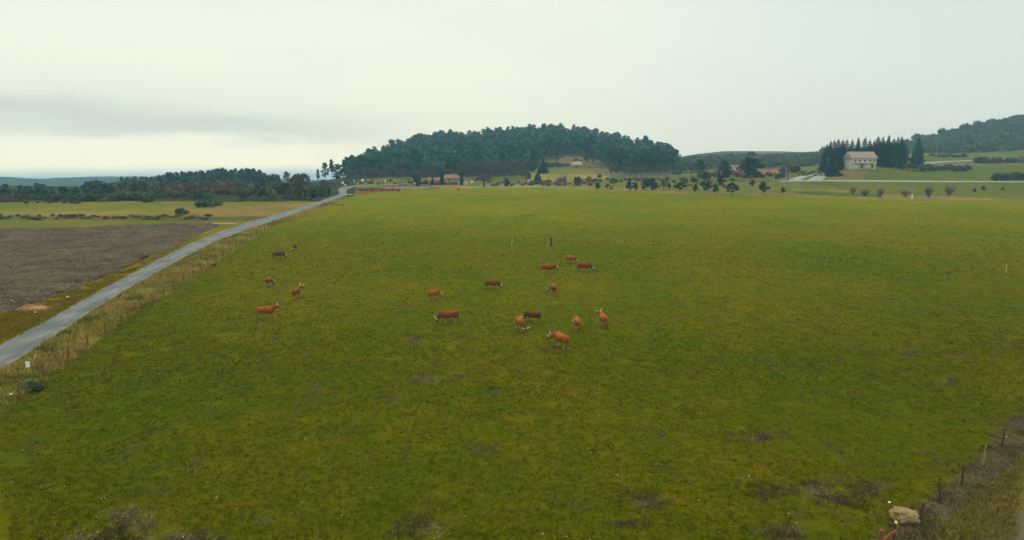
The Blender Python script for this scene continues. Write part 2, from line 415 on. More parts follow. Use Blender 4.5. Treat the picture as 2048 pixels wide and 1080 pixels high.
idx = np.arange(NC * ND).reshape(ND, NC)
quads = np.stack([idx[:-1, :-1], idx[:-1, 1:], idx[1:, 1:], idx[1:, :-1]], -1).reshape(-1, 4)
def np_mesh(name, verts, quads, mat, attrs=(), smooth=True):
    me = bpy.data.meshes.new(name); k = quads.shape[1]
    me.vertices.add(len(verts)); me.vertices.foreach_set('co', np.ascontiguousarray(verts, dtype=np.float32).ravel())
    me.loops.add(quads.size); me.loops.foreach_set('vertex_index', np.ascontiguousarray(quads, dtype=np.int32).ravel())
    me.polygons.add(len(quads)); me.polygons.foreach_set('loop_start', np.arange(len(quads), dtype=np.int32) * k)
    me.update(calc_edges=True)
    for nm, typ, data in attrs:
        a = me.attributes.new(nm, typ, 'POINT')
        a.data.foreach_set('color' if typ == 'FLOAT_COLOR' else 'value', np.ascontiguousarray(data, dtype=np.float32).ravel())
    if smooth: me.polygons.foreach_set('use_smooth', np.ones(len(quads), dtype=bool))
    if mat: me.materials.append(mat)
    o = bpy.data.objects.new(name, me); col.objects.link(o); return o

def soil_nodes(t, pos):
    n1 = t.noise(pos, 1.3, 6, 0.7); n2 = t.noise(pos, 6.0, 5, 0.7)
    s = t.mix(t.mr(n1, 0.35, 0.65), (0.040, 0.026, 0.014), (0.090, 0.060, 0.034))
    s = t.mix(t.mr(n2, 0.58, 0.72), s, (0.17, 0.125, 0.07))
    s = t.mix(t.mr(n2, 0.44, 0.32), s, (0.026, 0.020, 0.014))
    return s
gm = bpy.data.materials.new('ground_cover'); gm.use_nodes = True
t = NT(gm.node_tree); b = t.n['Principled BSDF']; b.inputs['Roughness'].default_value = 0.95; b.inputs['Specular IOR Level'].default_value = 0.0
pos = t.node('ShaderNodeNewGeometry').outputs['Position']
cv = t.attr('cover')
na = t.noise(t.scale(pos, 0.05, 0.035, 0.05), 1.0, 5, 0.6)      # broad swathes
nb = t.noise(pos, 0.45, 5, 0.65)                                 # patches of 2 m
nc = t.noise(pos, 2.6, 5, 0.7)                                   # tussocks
nd = t.noise(t.scale(pos, 0.22, 0.022, 0.1), 1.0, 4, 0.6)        # mowing lines running away
hs = t.mix(t.mr(na, 0.36, 0.64), t.mix(1.0, cv, (0.74, 0.97, 0.8), 'MULTIPLY'), t.mix(1.0, cv, (1.14, 1.03, 1.1), 'MULTIPLY'))
hs = t.mix(t.mr(nd, 0.4, 0.66, 0.0, 0.45), hs, t.mix(1.0, hs, (1.16, 1.0, 1.1), 'MULTIPLY'))
hs = t.mix(t.mr(nb, 0.5, 0.68, 0.0, 0.95), hs, t.mix(1.0, hs, (1.42, 1.12, 1.5), 'MULTIPLY'))
hs = t.mix(t.mr(nb, 0.47, 0.31, 0.0, 0.9), hs, t.mix(1.0, hs, (0.52, 0.78, 0.7), 'MULTIPLY'))
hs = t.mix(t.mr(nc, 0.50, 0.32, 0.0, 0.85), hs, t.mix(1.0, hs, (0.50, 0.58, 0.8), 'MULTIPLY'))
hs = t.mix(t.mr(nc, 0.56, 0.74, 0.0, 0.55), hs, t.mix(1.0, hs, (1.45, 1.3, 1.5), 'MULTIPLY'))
spk = t.m('MAXIMUM', t.noise(pos, 0.9, 6, 0.75), t.m('MULTIPLY', t.noise(t.scale(pos, 1, .6, 1), 0.33, 8, 0.8), 1.04))
thin = t.m('MULTIPLY', t.mr(spk, 0.57, 0.69), 0.8)               # thin places where soil shows
sa = t.attr('soil', 'Fac')
sb = t.m('ADD', sa, t.m('MULTIPLY', t.m('SUBTRACT', t.noise(pos, 0.8, 8, 0.78), 0.5), 4.2))
sm = t.m('MAXIMUM', t.m('MULTIPLY', t.mr(sb, 0.62, 0.80), t.mr(sa, 0.02, 0.35)), thin)
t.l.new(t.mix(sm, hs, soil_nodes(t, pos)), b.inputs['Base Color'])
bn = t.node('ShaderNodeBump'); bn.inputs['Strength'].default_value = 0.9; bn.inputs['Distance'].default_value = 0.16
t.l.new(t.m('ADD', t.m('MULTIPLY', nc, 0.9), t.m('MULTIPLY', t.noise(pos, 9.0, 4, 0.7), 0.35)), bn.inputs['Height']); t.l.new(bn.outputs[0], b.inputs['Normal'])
gverts = np.stack([XX, DD, Z], -1).reshape(-1, 3)
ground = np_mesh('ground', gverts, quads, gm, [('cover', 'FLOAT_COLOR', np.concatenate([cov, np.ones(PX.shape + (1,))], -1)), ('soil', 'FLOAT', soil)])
tag(ground, kind='structure')
cover_at = lambda x, y: None

# ------------------------------------------------------------------ ribbons: roads, lanes, tracks
def ribbon(name, L, Rr, mat, dz, label=None, sub=14, rough_edge=0.0):
    vs = []; n = 0
    for i in range(len(L) - 1):
        for k in range(sub):
            f = k / sub
            a = Vector(L[i]).lerp(Vector(L[i + 1]), f); b_ = Vector(Rr[i]).lerp(Vector(Rr[i + 1]), f)
            if rough_edge:
                wv = (b_ - a).normalized(); s_ = rough_edge
                a = a - wv * s_ * (random.random() - .3); b_ = b_ + wv * s_ * (random.random() - .3)
            for j in range(7):
                q = a.lerp(b_, j / 6); vs.append((q.x, q.y, H(q.x, q.y) + dz))
            n += 1
    ac_ = np.tile(np.linspace(0, 1, 7), n); qs = [(i * 7 + j, i * 7 + j + 1, (i + 1) * 7 + j + 1, (i + 1) * 7 + j) for i in range(n - 1) for j in range(6)]
    o = np_mesh(name, np.array(vs), np.array(qs), mat, [('across', 'FLOAT', ac_)]); tag(o, kind='structure'); return o
def strip(name, pts, width, mat, dz=0.06, sub=12):
    L, Rr = [], []
    for i, p in enumerate(pts):
        d = (pts[min(i + 1, len(pts) - 1)] - pts[max(i - 1, 0)]); d.z = 0; d.normalize(); nn = Vector((-d.y, d.x, 0)) * width / 2
        L.append(p + nn); Rr.append(p - nn)
    return ribbon(name, L, Rr, mat, dz, sub=sub)
am = bpy.data.materials.new('worn_asphalt'); am.use_nodes = True
t = NT(am.node_tree); b = t.n['Principled BSDF']; b.inputs['Roughness'].default_value = 0.85; b.inputs['Specular IOR Level'].default_value = 0.2
pos = t.node('ShaderNodeNewGeometry').outputs['Position']
k1 = t.noise(t.scale(pos, 0.5, 0.16, 1), 1.0, 5, 0.65); k2 = t.noise(pos, 5, 5, 0.7)
ac = t.mix(t.mr(k1, 0.35, 0.65), (0.066, 0.070, 0.070), (0.145, 0.147, 0.140))
ac = t.mix(t.mr(k2, 0.45, 0.75, 0, 0.5), ac, (0.20, 0.205, 0.195))
ac = t.mix(t.mr(t.noise(t.scale(pos, .9, .35, 1), 0.8, 3, .5), 0.60, 0.68, 0, 0.6), ac, (0.048, 0.056, 0.060))
av = t.m('ADD', t.attr('across', 'Fac'), t.m('MULTIPLY', t.m('SUBTRACT', t.noise(pos, 0.35, 4, .6), .5), .22))
tw1 = t.m('ABSOLUTE', t.m('SUBTRACT', t.m('ABSOLUTE', t.m('SUBTRACT', av, 0.5)), 0.24))
ac = t.mix(t.mr(tw1, 0.10, 0.02, 0, 0.4), ac, (0.058, 0.066, 0.069))
ac = t.mix(t.mr(t.m('ABSOLUTE', t.m('SUBTRACT', av, 0.5)), 0.40, 0.52, 0, .8), ac, (0.17, 0.135, 0.085))
t.l.new(ac, b.inputs['Base Color'])
bn = t.node('ShaderNodeBump'); bn.inputs['Strength'].default_value = 0.25; bn.inputs['Distance'].default_value = 0.02
t.l.new(k2, bn.inputs['Height']); t.l.new(bn.outputs[0], b.inputs['Normal'])
pale_asphalt = pmat('sunbleached_asphalt', (0.21, 0.22, 0.215), 0.6, 0.12, 0.4)
gravel = pmat('pale_gravel', (0.36, 0.30, 0.20), 0.95, 0.2, 0.6)
road_l = [hit(*p) for p in ROAD_L]; road_r = [hit(*p) for p in ROAD_R]
# beyond the bend the road swings right behind the meadow
l2 = [hit(679, 386), hit(677, 382), hit(677, 378), hit(682, 374.6), hit(700, 371.9), hit(730, 370.0), hit(770, 368.6), hit(830, 367.4)]
r2 = [hit(694, 389.5), hit(693, 385), hit(693, 381), hit(697, 377), hit(708, 374.0), hit(734, 371.6), hit(772, 369.9), hit(830, 368.4)]
ribbon('road', road_l + l2, road_r + r2, am, 0.03, rough_edge=0.28)
strip('path', [hit(694, 389.6), hit(704, 388.6), hit(716, 388.8)], 2.2, gravel, 0.05)
strip('path', [hit(*p) for p in [(770, 376.6), (810, 376.2), (840, 376), (858, 376.2)]], 3.2, gravel)
strip('path', [hit(*p) for p in [(925, 374.9), (960, 374.6), (1010, 374.4), (1060, 373.4), (1085, 372.6)]], 3.0, gravel)
strip('road', [hit(*p) for p in [(958, 371.0), (1000, 370.6), (1040, 370.6), (1075, 370.6)]], 4.0, pale_asphalt)
strip('road', [hit(*p) for p in [(1558, 363.0), (1590, 362.3), (1640, 361.8), (1700, 362.2), (1800, 362.9), (1920, 363.4), (2048, 364.0), (2260, 365.5)]], 6.5, pale_asphalt, 0.10)
strip('road', [hit(*p) for p in [(1628, 361.5), (1634, 357), (1640, 353), (1650, 349.5), (1664, 346)]], 6.0, pale_asphalt, 0.10)
strip('road', [hit(*p) for p in [(1588, 361.6), (1598, 356), (1612, 352), (1628, 349), (1644, 347.5), (1662, 345.5)]], 5.5, pale_asphalt, 0.13)
strip('road', [hit(*p) for p in [(1666, 345), (1690, 338.5), (1720, 336.5), (1760, 332.5), (1800, 330.5), (1850, 327), (1900, 323), (1960, 320), (2010, 317)]], 4.2, pale_asphalt, 0.10)
strip('path', [hit(*p) for p in [(472, 447.6), (440, 447.0), (415, 446.8)]], 2.2, pmat('sandy_path', (0.28, 0.20, 0.11), 0.95, 0.2, 0.8), 0.04)

# ploughed field: rough earth sheet
PL = [(-260, 456), (0, 457), (150, 455.5), (300, 449), (390, 445.5), (425, 446), (437, 451), (420, 461), (392, 471), (372, 484), (338, 500), (300, 513), (268, 531), (225, 545), (200, 560), (170, 566),
      (150, 582), (112, 589), (92, 603), (45, 612), (0, 628), (-60, 646), (-260, 720)]
pl = [hit(*p) for p in PL]
bm = bmesh.new()
f_ = bm.faces.new([bm.verts.new((p.x, p.y, 0)) for p in pl]); bmesh.ops.triangulate(bm, faces=[f_])
for _ in range(6):
    es = [e for e in bm.edges if e.calc_length() > 1.6]
    if es: bmesh.ops.subdivide_edges(bm, edges=es, cuts=1); bmesh.ops.triangulate(bm, faces=[f for f in bm.faces if len(f.verts) > 3])
for v in bm.verts:
    ns = (vnoise(v.co.x, v.co.y, 1.7, 21) - .5) * 0.28 + (vnoise(v.co.x, v.co.y, 5, 22) - .5) * 0.25
    edge = v.is_boundary
    v.co.z = 0.012 if edge else max(0.016, 0.16 + float(ns))
    if edge: v.co.x += (vnoise(v.co.x, v.co.y, 3, 23) - .5) * 1.6; v.co.y += (vnoise(v.co.x, v.co.y, 3, 24) - .5) * 1.6
me = bpy.data.meshes.new('ploughed_field'); bm.to_mesh(me); bm.free()
pm = bpy.data.materials.new('ploughed_earth'); pm.use_nodes = True
t = NT(pm.node_tree); b = t.n['Principled BSDF']; b.inputs['Roughness'].default_value = 1.0; b.inputs['Specular IOR Level'].default_value = 0.0
pos = t.node('ShaderNodeNewGeometry').outputs['Position']
q1 = t.noise(pos, 0.18, 5, 0.65); q2 = t.noise(pos, 1.4, 6, 0.75); q3 = t.noise(pos, 0.5, 6, 0.7)
ec = t.mix(t.mr(q1, 0.35, 0.65), (0.066, 0.049, 0.033), (0.112, 0.082, 0.056))
ec = t.mix(t.mr(q2, 0.54, 0.72, 0, 0.9), ec, (0.19, 0.145, 0.092))
ec = t.mix(t.mr(q2, 0.46, 0.32, 0, 0.9), ec, (0.020, 0.016, 0.011))
fw_ = t.node('ShaderNodeTexWave', wave_type='BANDS'); t.l.new(t.scale(pos, .5, .95, 0), fw_.inputs['Vector']); fw_.inputs['Scale'].default_value = .55; fw_.inputs['Distortion'].default_value = 5; fw_.inputs['Detail'].default_value = 4
ec = t.mix(t.mr(fw_.outputs['Fac'], (.2), .0, 0, .35), ec, (0.026, 0.02, 0.013))
ec = t.mix(t.mr(q3, 0.60, 0.70, 0, 0.7), ec, (0.095, 0.085, 0.018))
t.l.new(ec, b.inputs['Base Color'])
bn = t.node('ShaderNodeBump'); bn.inputs['Strength'].default_value = 0.8; bn.inputs['Distance'].default_value = 0.15
t.l.new(q2, bn.inputs['Height']); t.l.new(bn.outputs[0], b.inputs['Normal'])
me.materials.append(pm); me.polygons.foreach_set('use_smooth', [True] * len(me.polygons))
plo = bpy.data.objects.new('ploughed_field', me); col.objects.link(plo); tag(plo, kind='structure')
# dirt track in the near right corner
tr = [hit(1905, 1120), hit(1990, 1058), hit(2060, 1022), hit(2180, 950)]
tr2 = [hit(2000, 1200), hit(2090, 1120), hit(2180, 1060), hit(2330, 960)]
ribbon('track', tr, tr2, pmat('rutted_dirt', (0.10, 0.075, 0.048), 0.97, 0.35, 1.5, 0.6, 5), 0.02, rough_edge=0.5)

# ------------------------------------------------------------------ grass, straw, clods (uncountable)
def in_view(x, y, m=60):
    px, py = project(x, y, 0 * x); return (px > -m) & (px < 2048 + m) & (py < 1080 + m)
cov_flat = cov
def sample_grid(x, y, arr):
    j = np.clip((np.log(y) - math.log(6.0)) / (math.log(1990.0) - math.log(6.0)) * (ND - 1), 0, ND - 1).round().astype(int)
    i = np.clip((1024 + KF * x / y - cgrid[0]) / (cgrid[-1] - cgrid[0]) * (NC - 1), 0, NC - 1).round().astype(int)
    return arr[j, i]
leftf = left.astype(float)
def blades(n, y0, y1, h, wd, per, spread, keep=None, tone=None, pw=1.0):
    """one array of tapered blades gathered in tufts"""
    u = rs.rand(n * 14); y = y0 * (y1 / y0) ** (u ** pw); x = (rs.rand(n * 14) - .5) * 2 * y * 0.80
    ok = in_view(x, y)
    ly = np.log(y / y0) / math.log(y1 / y0); lo_ = .22 if y0 > 30 else 0.0
    ok &= rs.rand(len(y)) < np.minimum(np.clip((ly + .02 if lo_ == 0 else ly / lo_), 0, 1) if lo_ else 1.0, np.clip((1 - ly) / .35, 0, 1))
    if keep is not None: ok &= keep(x, y)
    x, y = x[ok][:n], y[ok][:n]
    tx = np.repeat(x, per) + rs.randn(len(x) * per) * spread; ty = np.repeat(y, per) + rs.randn(len(y) * per) * spread
    hh = np.repeat(h * (0.6 + 0.9 * rs.rand(len(x))), per) * (0.6 + 0.7 * rs.rand(len(tx)))
    a = rs.rand(len(tx)) * 6.283; wv = np.stack([np.cos(a), np.sin(a), 0 * a], -1) * (wd * (0.6 + .8 * rs.rand(len(tx))))[:, None]
    ln = np.stack([rs.randn(len(tx)), rs.randn(len(tx)), 0 * tx], -1) * hh[:, None] * 0.45
    base = np.stack([tx, ty, 0 * tx - 0.01], -1); top = base + ln + np.stack([0 * tx, 0 * tx, hh], -1)
    v = np.stack([base - wv, base + wv, top], 1).reshape(-1, 3)
    q = np.arange(len(v)).reshape(-1, 3)
    br = np.repeat(rs.rand(len(x)), per)
    return v, q, np.repeat(br, 3), tx, ty
def grass_object(name, sets, label_kind, mat):
    V, Q, C = [], [], []; o_ = 0
    for v, q, c_ in sets:
        V.append(v); Q.append(q + o_); C.append(c_); o_ += len(v)
    o = np_mesh(name, np.concatenate(V), np.concatenate(Q), mat, [('cover', 'FLOAT_COLOR', np.concatenate(C))], smooth=False)
    tag(o, *label_kind, kind='stuff'); return o
def leafmat(name, trans=0.25):
    m = bpy.data.materials.new(name); m.use_nodes = True
    t = NT(m.node_tree); b = t.n['Principled BSDF']; b.inputs['Roughness'].default_value = 0.9; b.inputs['Specular IOR Level'].default_value = 0.0
    t.l.new(t.attr('cover'), b.inputs['Base Color']); return m
grass_m = leafmat('grass_blade')
def colour_blades(br, tx, ty, soften=1.0, base=None):
    cc = sample_grid(tx, ty, cov) * (1 + 0) if base is None else np.tile(np.array(base), (len(tx), 1))
    f = 0.62 + 1.05 * br[::3]
    pat = vnoise(tx, ty, 7, 31); pat2 = vnoise(tx, ty, 2.2, 32)
    yl = np.clip((pat - .5) * 1.6 + (pat2 - .5), -0.5, 0.6)
    cc = cc * f[:, None] * np.stack([1.12 + yl * .32, 1.12 + yl * .14, 1.0 + yl * .5], -1)
    dry = rs.rand(len(tx)) < 0.04
    cc[dry] = np.array([0.21, 0.16, 0.055])
    cc = np.repeat(cc, 3, 0); return np.concatenate([cc, np.ones((len(cc), 1))], -1)
notsoil = lambda x, y: (sample_grid(x, y, soil) + (vnoise(x, y, 1.2, 41) - .5) * 1.2 < 0.45) & (sample_grid(x, y, leftf) < .5)
sets = []
for (n, y0, y1, h, wd, per, sp) in [(46000, 23, 75, 0.085, 0.016, 7, 0.075), (36000, 38, 140, 0.11, 0.03, 5, 0.12), (20000, 80, 235, 0.13, 0.06, 4, 0.2)]:
    v, q, br, tx, ty = blades(n, y0, y1, h, wd, per, sp, notsoil); sets.append((v, q, colour_blades(br, tx, ty)))
grass_object('grass', sets, ('short green pasture grass covering the big meadow', 'grass'), grass_m)
# longer dry grass on the verge and along both fences
sets = []
on_left = lambda x, y: (sample_grid(x, y, leftf) > .5) & (sample_grid(x, y, verge.astype(float)) > .5) & (vnoise(x, y, 2.5, 44) + .4 * vnoise(x, y, .9, 45) > .55)
v, q, br, tx, ty = blades(12000, 38, 240, 0.26, 0.028, 7, 0.22, on_left, pw=1.0)
sets.append((v, q, colour_blades(br, tx, ty, base=(0.25, 0.18, 0.045))))
v, q, br, tx, ty = blades(14000, 38, 200, 0.13, 0.03, 6, 0.2, lambda x, y: (sample_grid(x, y, verge.astype(float)) > .5) & (vnoise(x, y, 1.8, 93) > .4))
sets.append((v, q, colour_blades(br, tx, ty)))
lv = lambda x, y: (sample_grid(x, y, leftf) > .5) & (sample_grid(x, y, verge.astype(float)) < .5) & (y < 130) & ~poly_mask(*project(x + (vnoise(x, y, 1.5, 51) - .5) * 5, y + (vnoise(x, y, 1.5, 52) - .5) * 5, 0 * x), PL) & ((lambda p: (p[0] < np.interp(p[1], [a[1] for a in ROAD_L][::-1], [a[0] for a in ROAD_L][::-1]) + 3))(project(x, y, 0 * x)))
v, q, br, tx, ty = blades(15000, 48, 135, 0.17, 0.03, 6, 0.18, lv)
sets.append((v, q, colour_blades(br, tx, ty)))
v, q, br, tx, ty = blades(5000, 23, 70, 0.15, 0.013, 7, 0.10, lambda x, y: (sample_grid(x, y, soil) > .35) & (sample_grid(x, y, leftf) < .5) & (vnoise(x, y, 1.1, 77) > .5))
sets.append((v, q, colour_blades(br, tx, ty, base=(0.075, 0.052, 0.022))))
v, q, br, tx, ty = blades(3000, 23, 70, 0.10, 0.014, 6, 0.08, lambda x, y: (sample_grid(x, y, soil) > .35) & (sample_grid(x, y, leftf) < .5) & (vnoise(x, y, 1.4, 78) > .55))
sets.append((v, q, colour_blades(br, tx, ty, base=(0.075, 0.072, 0.006))))
rvf = rv.astype(float)
v, q, br, tx, ty = blades(5000, 23, 60, 0.16, 0.018, 7, 0.1, lambda x, y: (sample_grid(x, y, rvf) > .5))
sets.append((v, q, colour_blades(br, tx, ty)))
grass_object('verge_grass', sets, ('long straw coloured grass on the verge between road and fence', 'grass'), grass_m)
# straw and stalk litter on the bare soil
def sticks(n, y0, y1, ln, wd, keep, colr):
    y = y0 * (y1 / y0) ** rs.rand(n * 12); x = (rs.rand(n * 12) - .5) * 2 * y * 0.8
    ok = in_view(x, y) & keep(x, y); x, y = x[ok][:n], y[ok][:n]; n = len(x)
    a = rs.rand(n) * 6.283; l_ = ln * (0.4 + 1.2 * rs.rand(n)); d = np.stack([np.cos(a) * l_, np.sin(a) * l_, rs.rand(n) * l_ * .35], -1)
    pz = np.stack([-np.sin(a) * wd, np.cos(a) * wd, 0 * a], -1); b0 = np.stack([x, y, 0 * x + 0.02], -1)
    v = np.stack([b0 - pz, b0 + pz, b0 + pz * .5 + d, b0 - pz * .5 + d], 1).reshape(-1, 3)
    cc = np.array(colr) * (0.5 + 1.0 * rs.rand(n))[:, None]; cc = np.repeat(cc, 4, 0)
    return v, np.arange(len(v)).reshape(-1, 4), np.concatenate([cc, np.ones((len(cc), 1))], -1)
issoil = lambda x, y: sample_grid(x, y, soil) + (vnoise(x, y, 1.0, 42) - .5) * .8 > 0.55
grass_object('straw_litter', [sticks(6500, 23, 90, 0.15, 0.009, issoil, (0.20, 0.15, 0.085)), sticks(420, 23, 120, 0.10, 0.02, lambda x, y: sample_grid(x, y, leftf) < .5, (0.40, 0.36, 0.22))],
             ('pale straw and dead stalks strewn over the bare soil patches', 'straw'), grass_m)
inplo = lambda x, y: poly_mask(*project(x, y, 0 * x), PL)
v, q, c_ = sticks(7000, 55, 150, 0.30, 0.035, inplo, (0.17, 0.135, 0.085)); v[:, 2] += 0.17
v2, q2_, c2_ = sticks(6000, 55, 150, 0.30, 0.06, inplo, (0.035, 0.027, 0.017)); v2[:, 2] += 0.15
grass_object('stubble', [(v, q, c_), (v2, q2_, c2_)], ('dry stubble and clods lying on the ploughed field', 'stubble'), grass_m)

# ------------------------------------------------------------------ tree kinds
needle = pmat('pine_needles', (0.036, 0.074, 0.054), 0.9, 0.3, 0.5, tint=0.7, objvar=0.5, spec=0)
spruce_m = pmat('spruce_needles', (0.022, 0.046, 0.031), 0.8, 0.25, 0.6, tint=0.45, objvar=0.15)
young_m = pmat('young_needles', (0.026, 0.050, 0.018), 0.9, 0.25, 0.8, tint=0.6, objvar=0.35, spec=0)
shrub_m = pmat('shrub_leaves', (0.058, 0.078, 0.032), 0.8, 0.3, 0.8, tint=0.5, objvar=0.3)
olive_m = pmat('gorse_leaves', (0.098, 0.104, 0.036), 0.85, 0.3, 0.8, tint=0.4, objvar=0.25)
heath_m = pmat('red_twigs', (0.17, 0.085, 0.062), 0.9, 0.25, 0.8, tint=0.4, objvar=0.2)
dry_m = pmat('dry_bramble', (0.13, 0.090, 0.045), 0.9, 0.25, 0.8, tint=0.4, objvar=0.25)
twig_m = pmat('bare_twigs', (0.115, 0.092, 0.082), 0.9, 0.2, 0.8, tint=0.3, objvar=0.2)
twig_g = pmat('lichen_twigs', (0.135, 0.128, 0.085), 0.9, 0.2, 0.8, tint=0.3, objvar=0.1)
twig_r = pmat('russet_twigs', (0.14, 0.085, 0.062), 0.9, 0.2, 0.8, tint=0.3, objvar=0.2)
bark = pmat('tree_bark', (0.11, 0.085, 0.065), 0.95, 0.3, 2.0)
palebark = pmat('pale_bark', (0.27, 0.25, 0.21), 0.95, 0.3, 2.0)

def trunk_mb(h, r, lean=0.04, limbs=()):
    m = MB(); a = random.uniform(0, 6.28)
    pts = [Vector((math.cos(a) * lean * h * k * k, math.sin(a) * lean * h * k * k, h * k)) for k in (0, .15, .4, .7, 1)]
    m.tube(pts, [r * 1.35, r, r * .85, r * .6, r * .2], 6)
    for (z, ang, ln, up_) in limbs:
        p = pts[0].lerp(pts[-1], z); p.z = h * z
        m.tube([p, p + Vector((math.cos(ang) * ln * .5, math.sin(ang) * ln * .5, up_ * .4)), p + Vector((math.cos(ang) * ln, math.sin(ang) * ln, up_))], [r * .4, r * .28, r * .08], 5)
    return m
def make_pine(h=13.0, wdt=5.6, base=.45, n=11, cards=34, size=.62, nm='pine_tree', lm=needle):
    root = empty(nm); cr = MB(); limbs = []
    for k in range(n):
        z = base + (1 - base) * (k + .4) / n; ang = k * 2.4 + random.uniform(-.5, .5)
        prof_ = math.sin(math.pi * min(1, (z - base) / (1 - base) * .75 + .22)) ** .8
        ln = wdt * .33 * prof_ * random.uniform(.6, 1.15)
        cr.tint = random.uniform(0.05, .95)
        r = wdt * random.uniform(.20, .30) * (0.75 + .4 * prof_)
        cr.clump((math.cos(ang) * ln, math.sin(ang) * ln, h * z), (r, r, r * .62), cards, size, .5)
        limbs.append((z - .05, ang, ln, h * .03))
    cr.tint = .7; cr.clump((0, 0, h * .96), (wdt * .16, wdt * .16, h * .06), cards // 2, size * .8, .4)
    trunk_mb(h * .94, h * .014, .03, limbs).build('trunk', bark, root, True)
    cr.build('crown', lm, root)
    return root
def make_spruce(h=15.0, wdt=6.5, layers=16, nm='spruce_tree', lm=spruce_m, low=.06, dens=1.0, sharp=1.0):
    root = empty(nm); cr = MB()
    for k in range(layers):
        f = k / (layers - 1); z = h * (low + (1 - low) * f); rad = wdt / 2 * (1 - f) ** sharp * random.uniform(.82, 1.1) + .12
        nb = max(4, int((6 + 9 * (1 - f)) * dens))
        for j in range(nb):
            a = j / nb * 6.283 + random.uniform(-.3, .3); L = rad * random.uniform(.75, 1.1); cr.tint = random.uniform(.05, .95)
            d = Vector((math.cos(a), math.sin(a), 0)); s_ = Vector((-d.y, d.x, 0))
            for q in range(4):
                f0 = q / 4 + .05; p = Vector((0, 0, z)) + d * L * f0 + Vector((0, 0, -.22 * L * f0 * f0 * 2 + random.uniform(-.15, .15)))
                e = p + d * L * .34 + Vector((0, 0, -.16 * L)); wd_ = L * .16 * (1.25 - f0 * .7) + .1
                cr.add([p - s_ * wd_, p + s_ * wd_, e + s_ * wd_ * .6, e - s_ * wd_ * .6], [(0, 1, 2, 3)])
                p2 = p + Vector((0, 0, -.28)) + s_ * random.uniform(-.4, .4) * wd_
                cr.add([p, p + d * L * .25, p2 + d * L * .28 + Vector((0, 0, -.25)), p2 + Vector((0, 0, -.2))], [(0, 1, 2, 3)])
    cr.add([(-.12, 0, h * .97), (.12, 0, h * .97), (0, 0, h * 1.04)], [(0, 1, 2)])
    trunk_mb(h * .97, h * .014, .0).build('trunk', bark, root, True)
    cr.build('crown', lm, root); return root
def make_round(h=5.0, wdt=3.6, nm='young_pine', lm=young_m, trunk=.26, cone=False, cards=40, size=.24, n=9):
    root = empty(nm); cr = MB()
    for k in range(n):
        f = (k + .5) / n; z = h * (trunk + (1 - trunk) * f); a = k * 2.4 + random.uniform(-.4, .4)
        pr = (1 - f) ** .75 * 1.0 + .12 if cone else math.sin(math.pi * (f * .80 + .16)) ** .7
        ln = wdt * .28 * pr * random.uniform(.5, 1.2); r = wdt * .26 * (pr * .7 + .35) * random.uniform(.8, 1.2)
        cr.tint = random.uniform(.05, .95); ln *= random.uniform(.7, 1.7); r *= random.uniform(.6, 1.1)
        cr.clump((math.cos(a) * ln, math.sin(a) * ln, z + random.uniform(-.05, .05) * h), (r, r, max(r * .7, h * .07)), cards, size, .3)
    trunk_mb(h * .8, h * .017, .05).build('trunk', bark, root, True)
    cr.build('crown', lm, root); return root
def make_bare(h=8.0, wdt=6.0, nm='bare_tree', tm=twig_m, bk=bark, depth=5, kids=3, first=.28, thick=.016, fan=None, tw=.03):
    root = empty(nm); tr_ = MB(); cr = MB()
    ang0 = fan or min(.75, wdt / h * .62)
    def grow(p, d, L, r, lv):
        e = p + d * L; m = tr_ if lv <= 1 else cr
        m.tint = random.random()
        if lv <= 2: m.tube([p, p.lerp(e, .5) + Vector((random.gauss(0, .04), random.gauss(0, .04), 0)) * L, e], [r, r * .8, r * .6], 5 if lv < 2 else 3, False)
        else:
            s_ = d.orthogonal().normalized(); s_.rotate(Matrix.Rotation(random.uniform(0, 6.28), 3, d)); s_ *= max(r, tw)
            cr.add([p - s_, p + s_, e + s_ * .4, e - s_ * .4], [(0, 1, 2, 3)])
        if lv >= depth: return
        for k in range(kids + (1 if lv > 1 else 0)):
            nd_ = d.copy(); ax = d.orthogonal().normalized(); ax.rotate(Matrix.Rotation(k * 6.283 / kids + random.uniform(-.6, .6), 3, d))
            nd_.rotate(Matrix.Rotation(random.uniform(.45, 1.15) * ang0, 3, ax)); nd_ = (nd_ + Vector((0, 0, .14))).normalized()
            grow(p.lerp(e, random.uniform(.6, 1.0)), nd_, L * random.uniform(.60, .85), r * .58, lv + 1)
    grow(Vector((0, 0, 0)), Vector((random.gauss(0, .03), random.gauss(0, .03), 1)).normalized(), h * first, h * thick, 0)
    mx = max(v[2] for v in cr.v); k = h / mx; rr = max(max(abs(v[0]), abs(v[1])) for v in cr.v); kw = wdt / 2 / rr
    for m in (tr_, cr): m.v = [(v[0] * kw, v[1] * kw, v[2] * k) for v in m.v]
    tr_.build('trunk', bk, root, True); cr.build('crown', tm, root); return root
def make_stems(h, wdt, tm):
    root = empty('bare_shrub'); st = MB(); cr = MB()
    for k in range(26):
        a = random.uniform(0, 6.28); q = random.random() ** .6; e = Vector((math.cos(a) * q * wdt / 2, math.sin(a) * q * wdt / 2, h * random.uniform(.6, 1) * (1 - .3 * q)))
        p0 = Vector((math.cos(a) * .15, math.sin(a) * .15, 0)); mid = p0.lerp(e, .5) + Vector((0, 0, h * .06)); st.tint = random.random(); st.tube([p0, mid, e], [.035, .025, .012], 3, False)
        for j in range(12):
            b_ = p0.lerp(e, random.uniform(.25, 1)); d = (e - p0).normalized() + Vector((random.gauss(0, .5), random.gauss(0, .5), random.gauss(.2, .3))); L = h * random.uniform(.12, .28); cr.tint = random.random()
            s_ = d.orthogonal().normalized() * .022; cr.add([b_ - s_, b_ + s_, b_ + d * L + s_ * .4, b_ + d * L - s_ * .4], [(0, 1, 2, 3)])
    st.build('stems', tm, root); cr.build('twigs', tm, root); return root
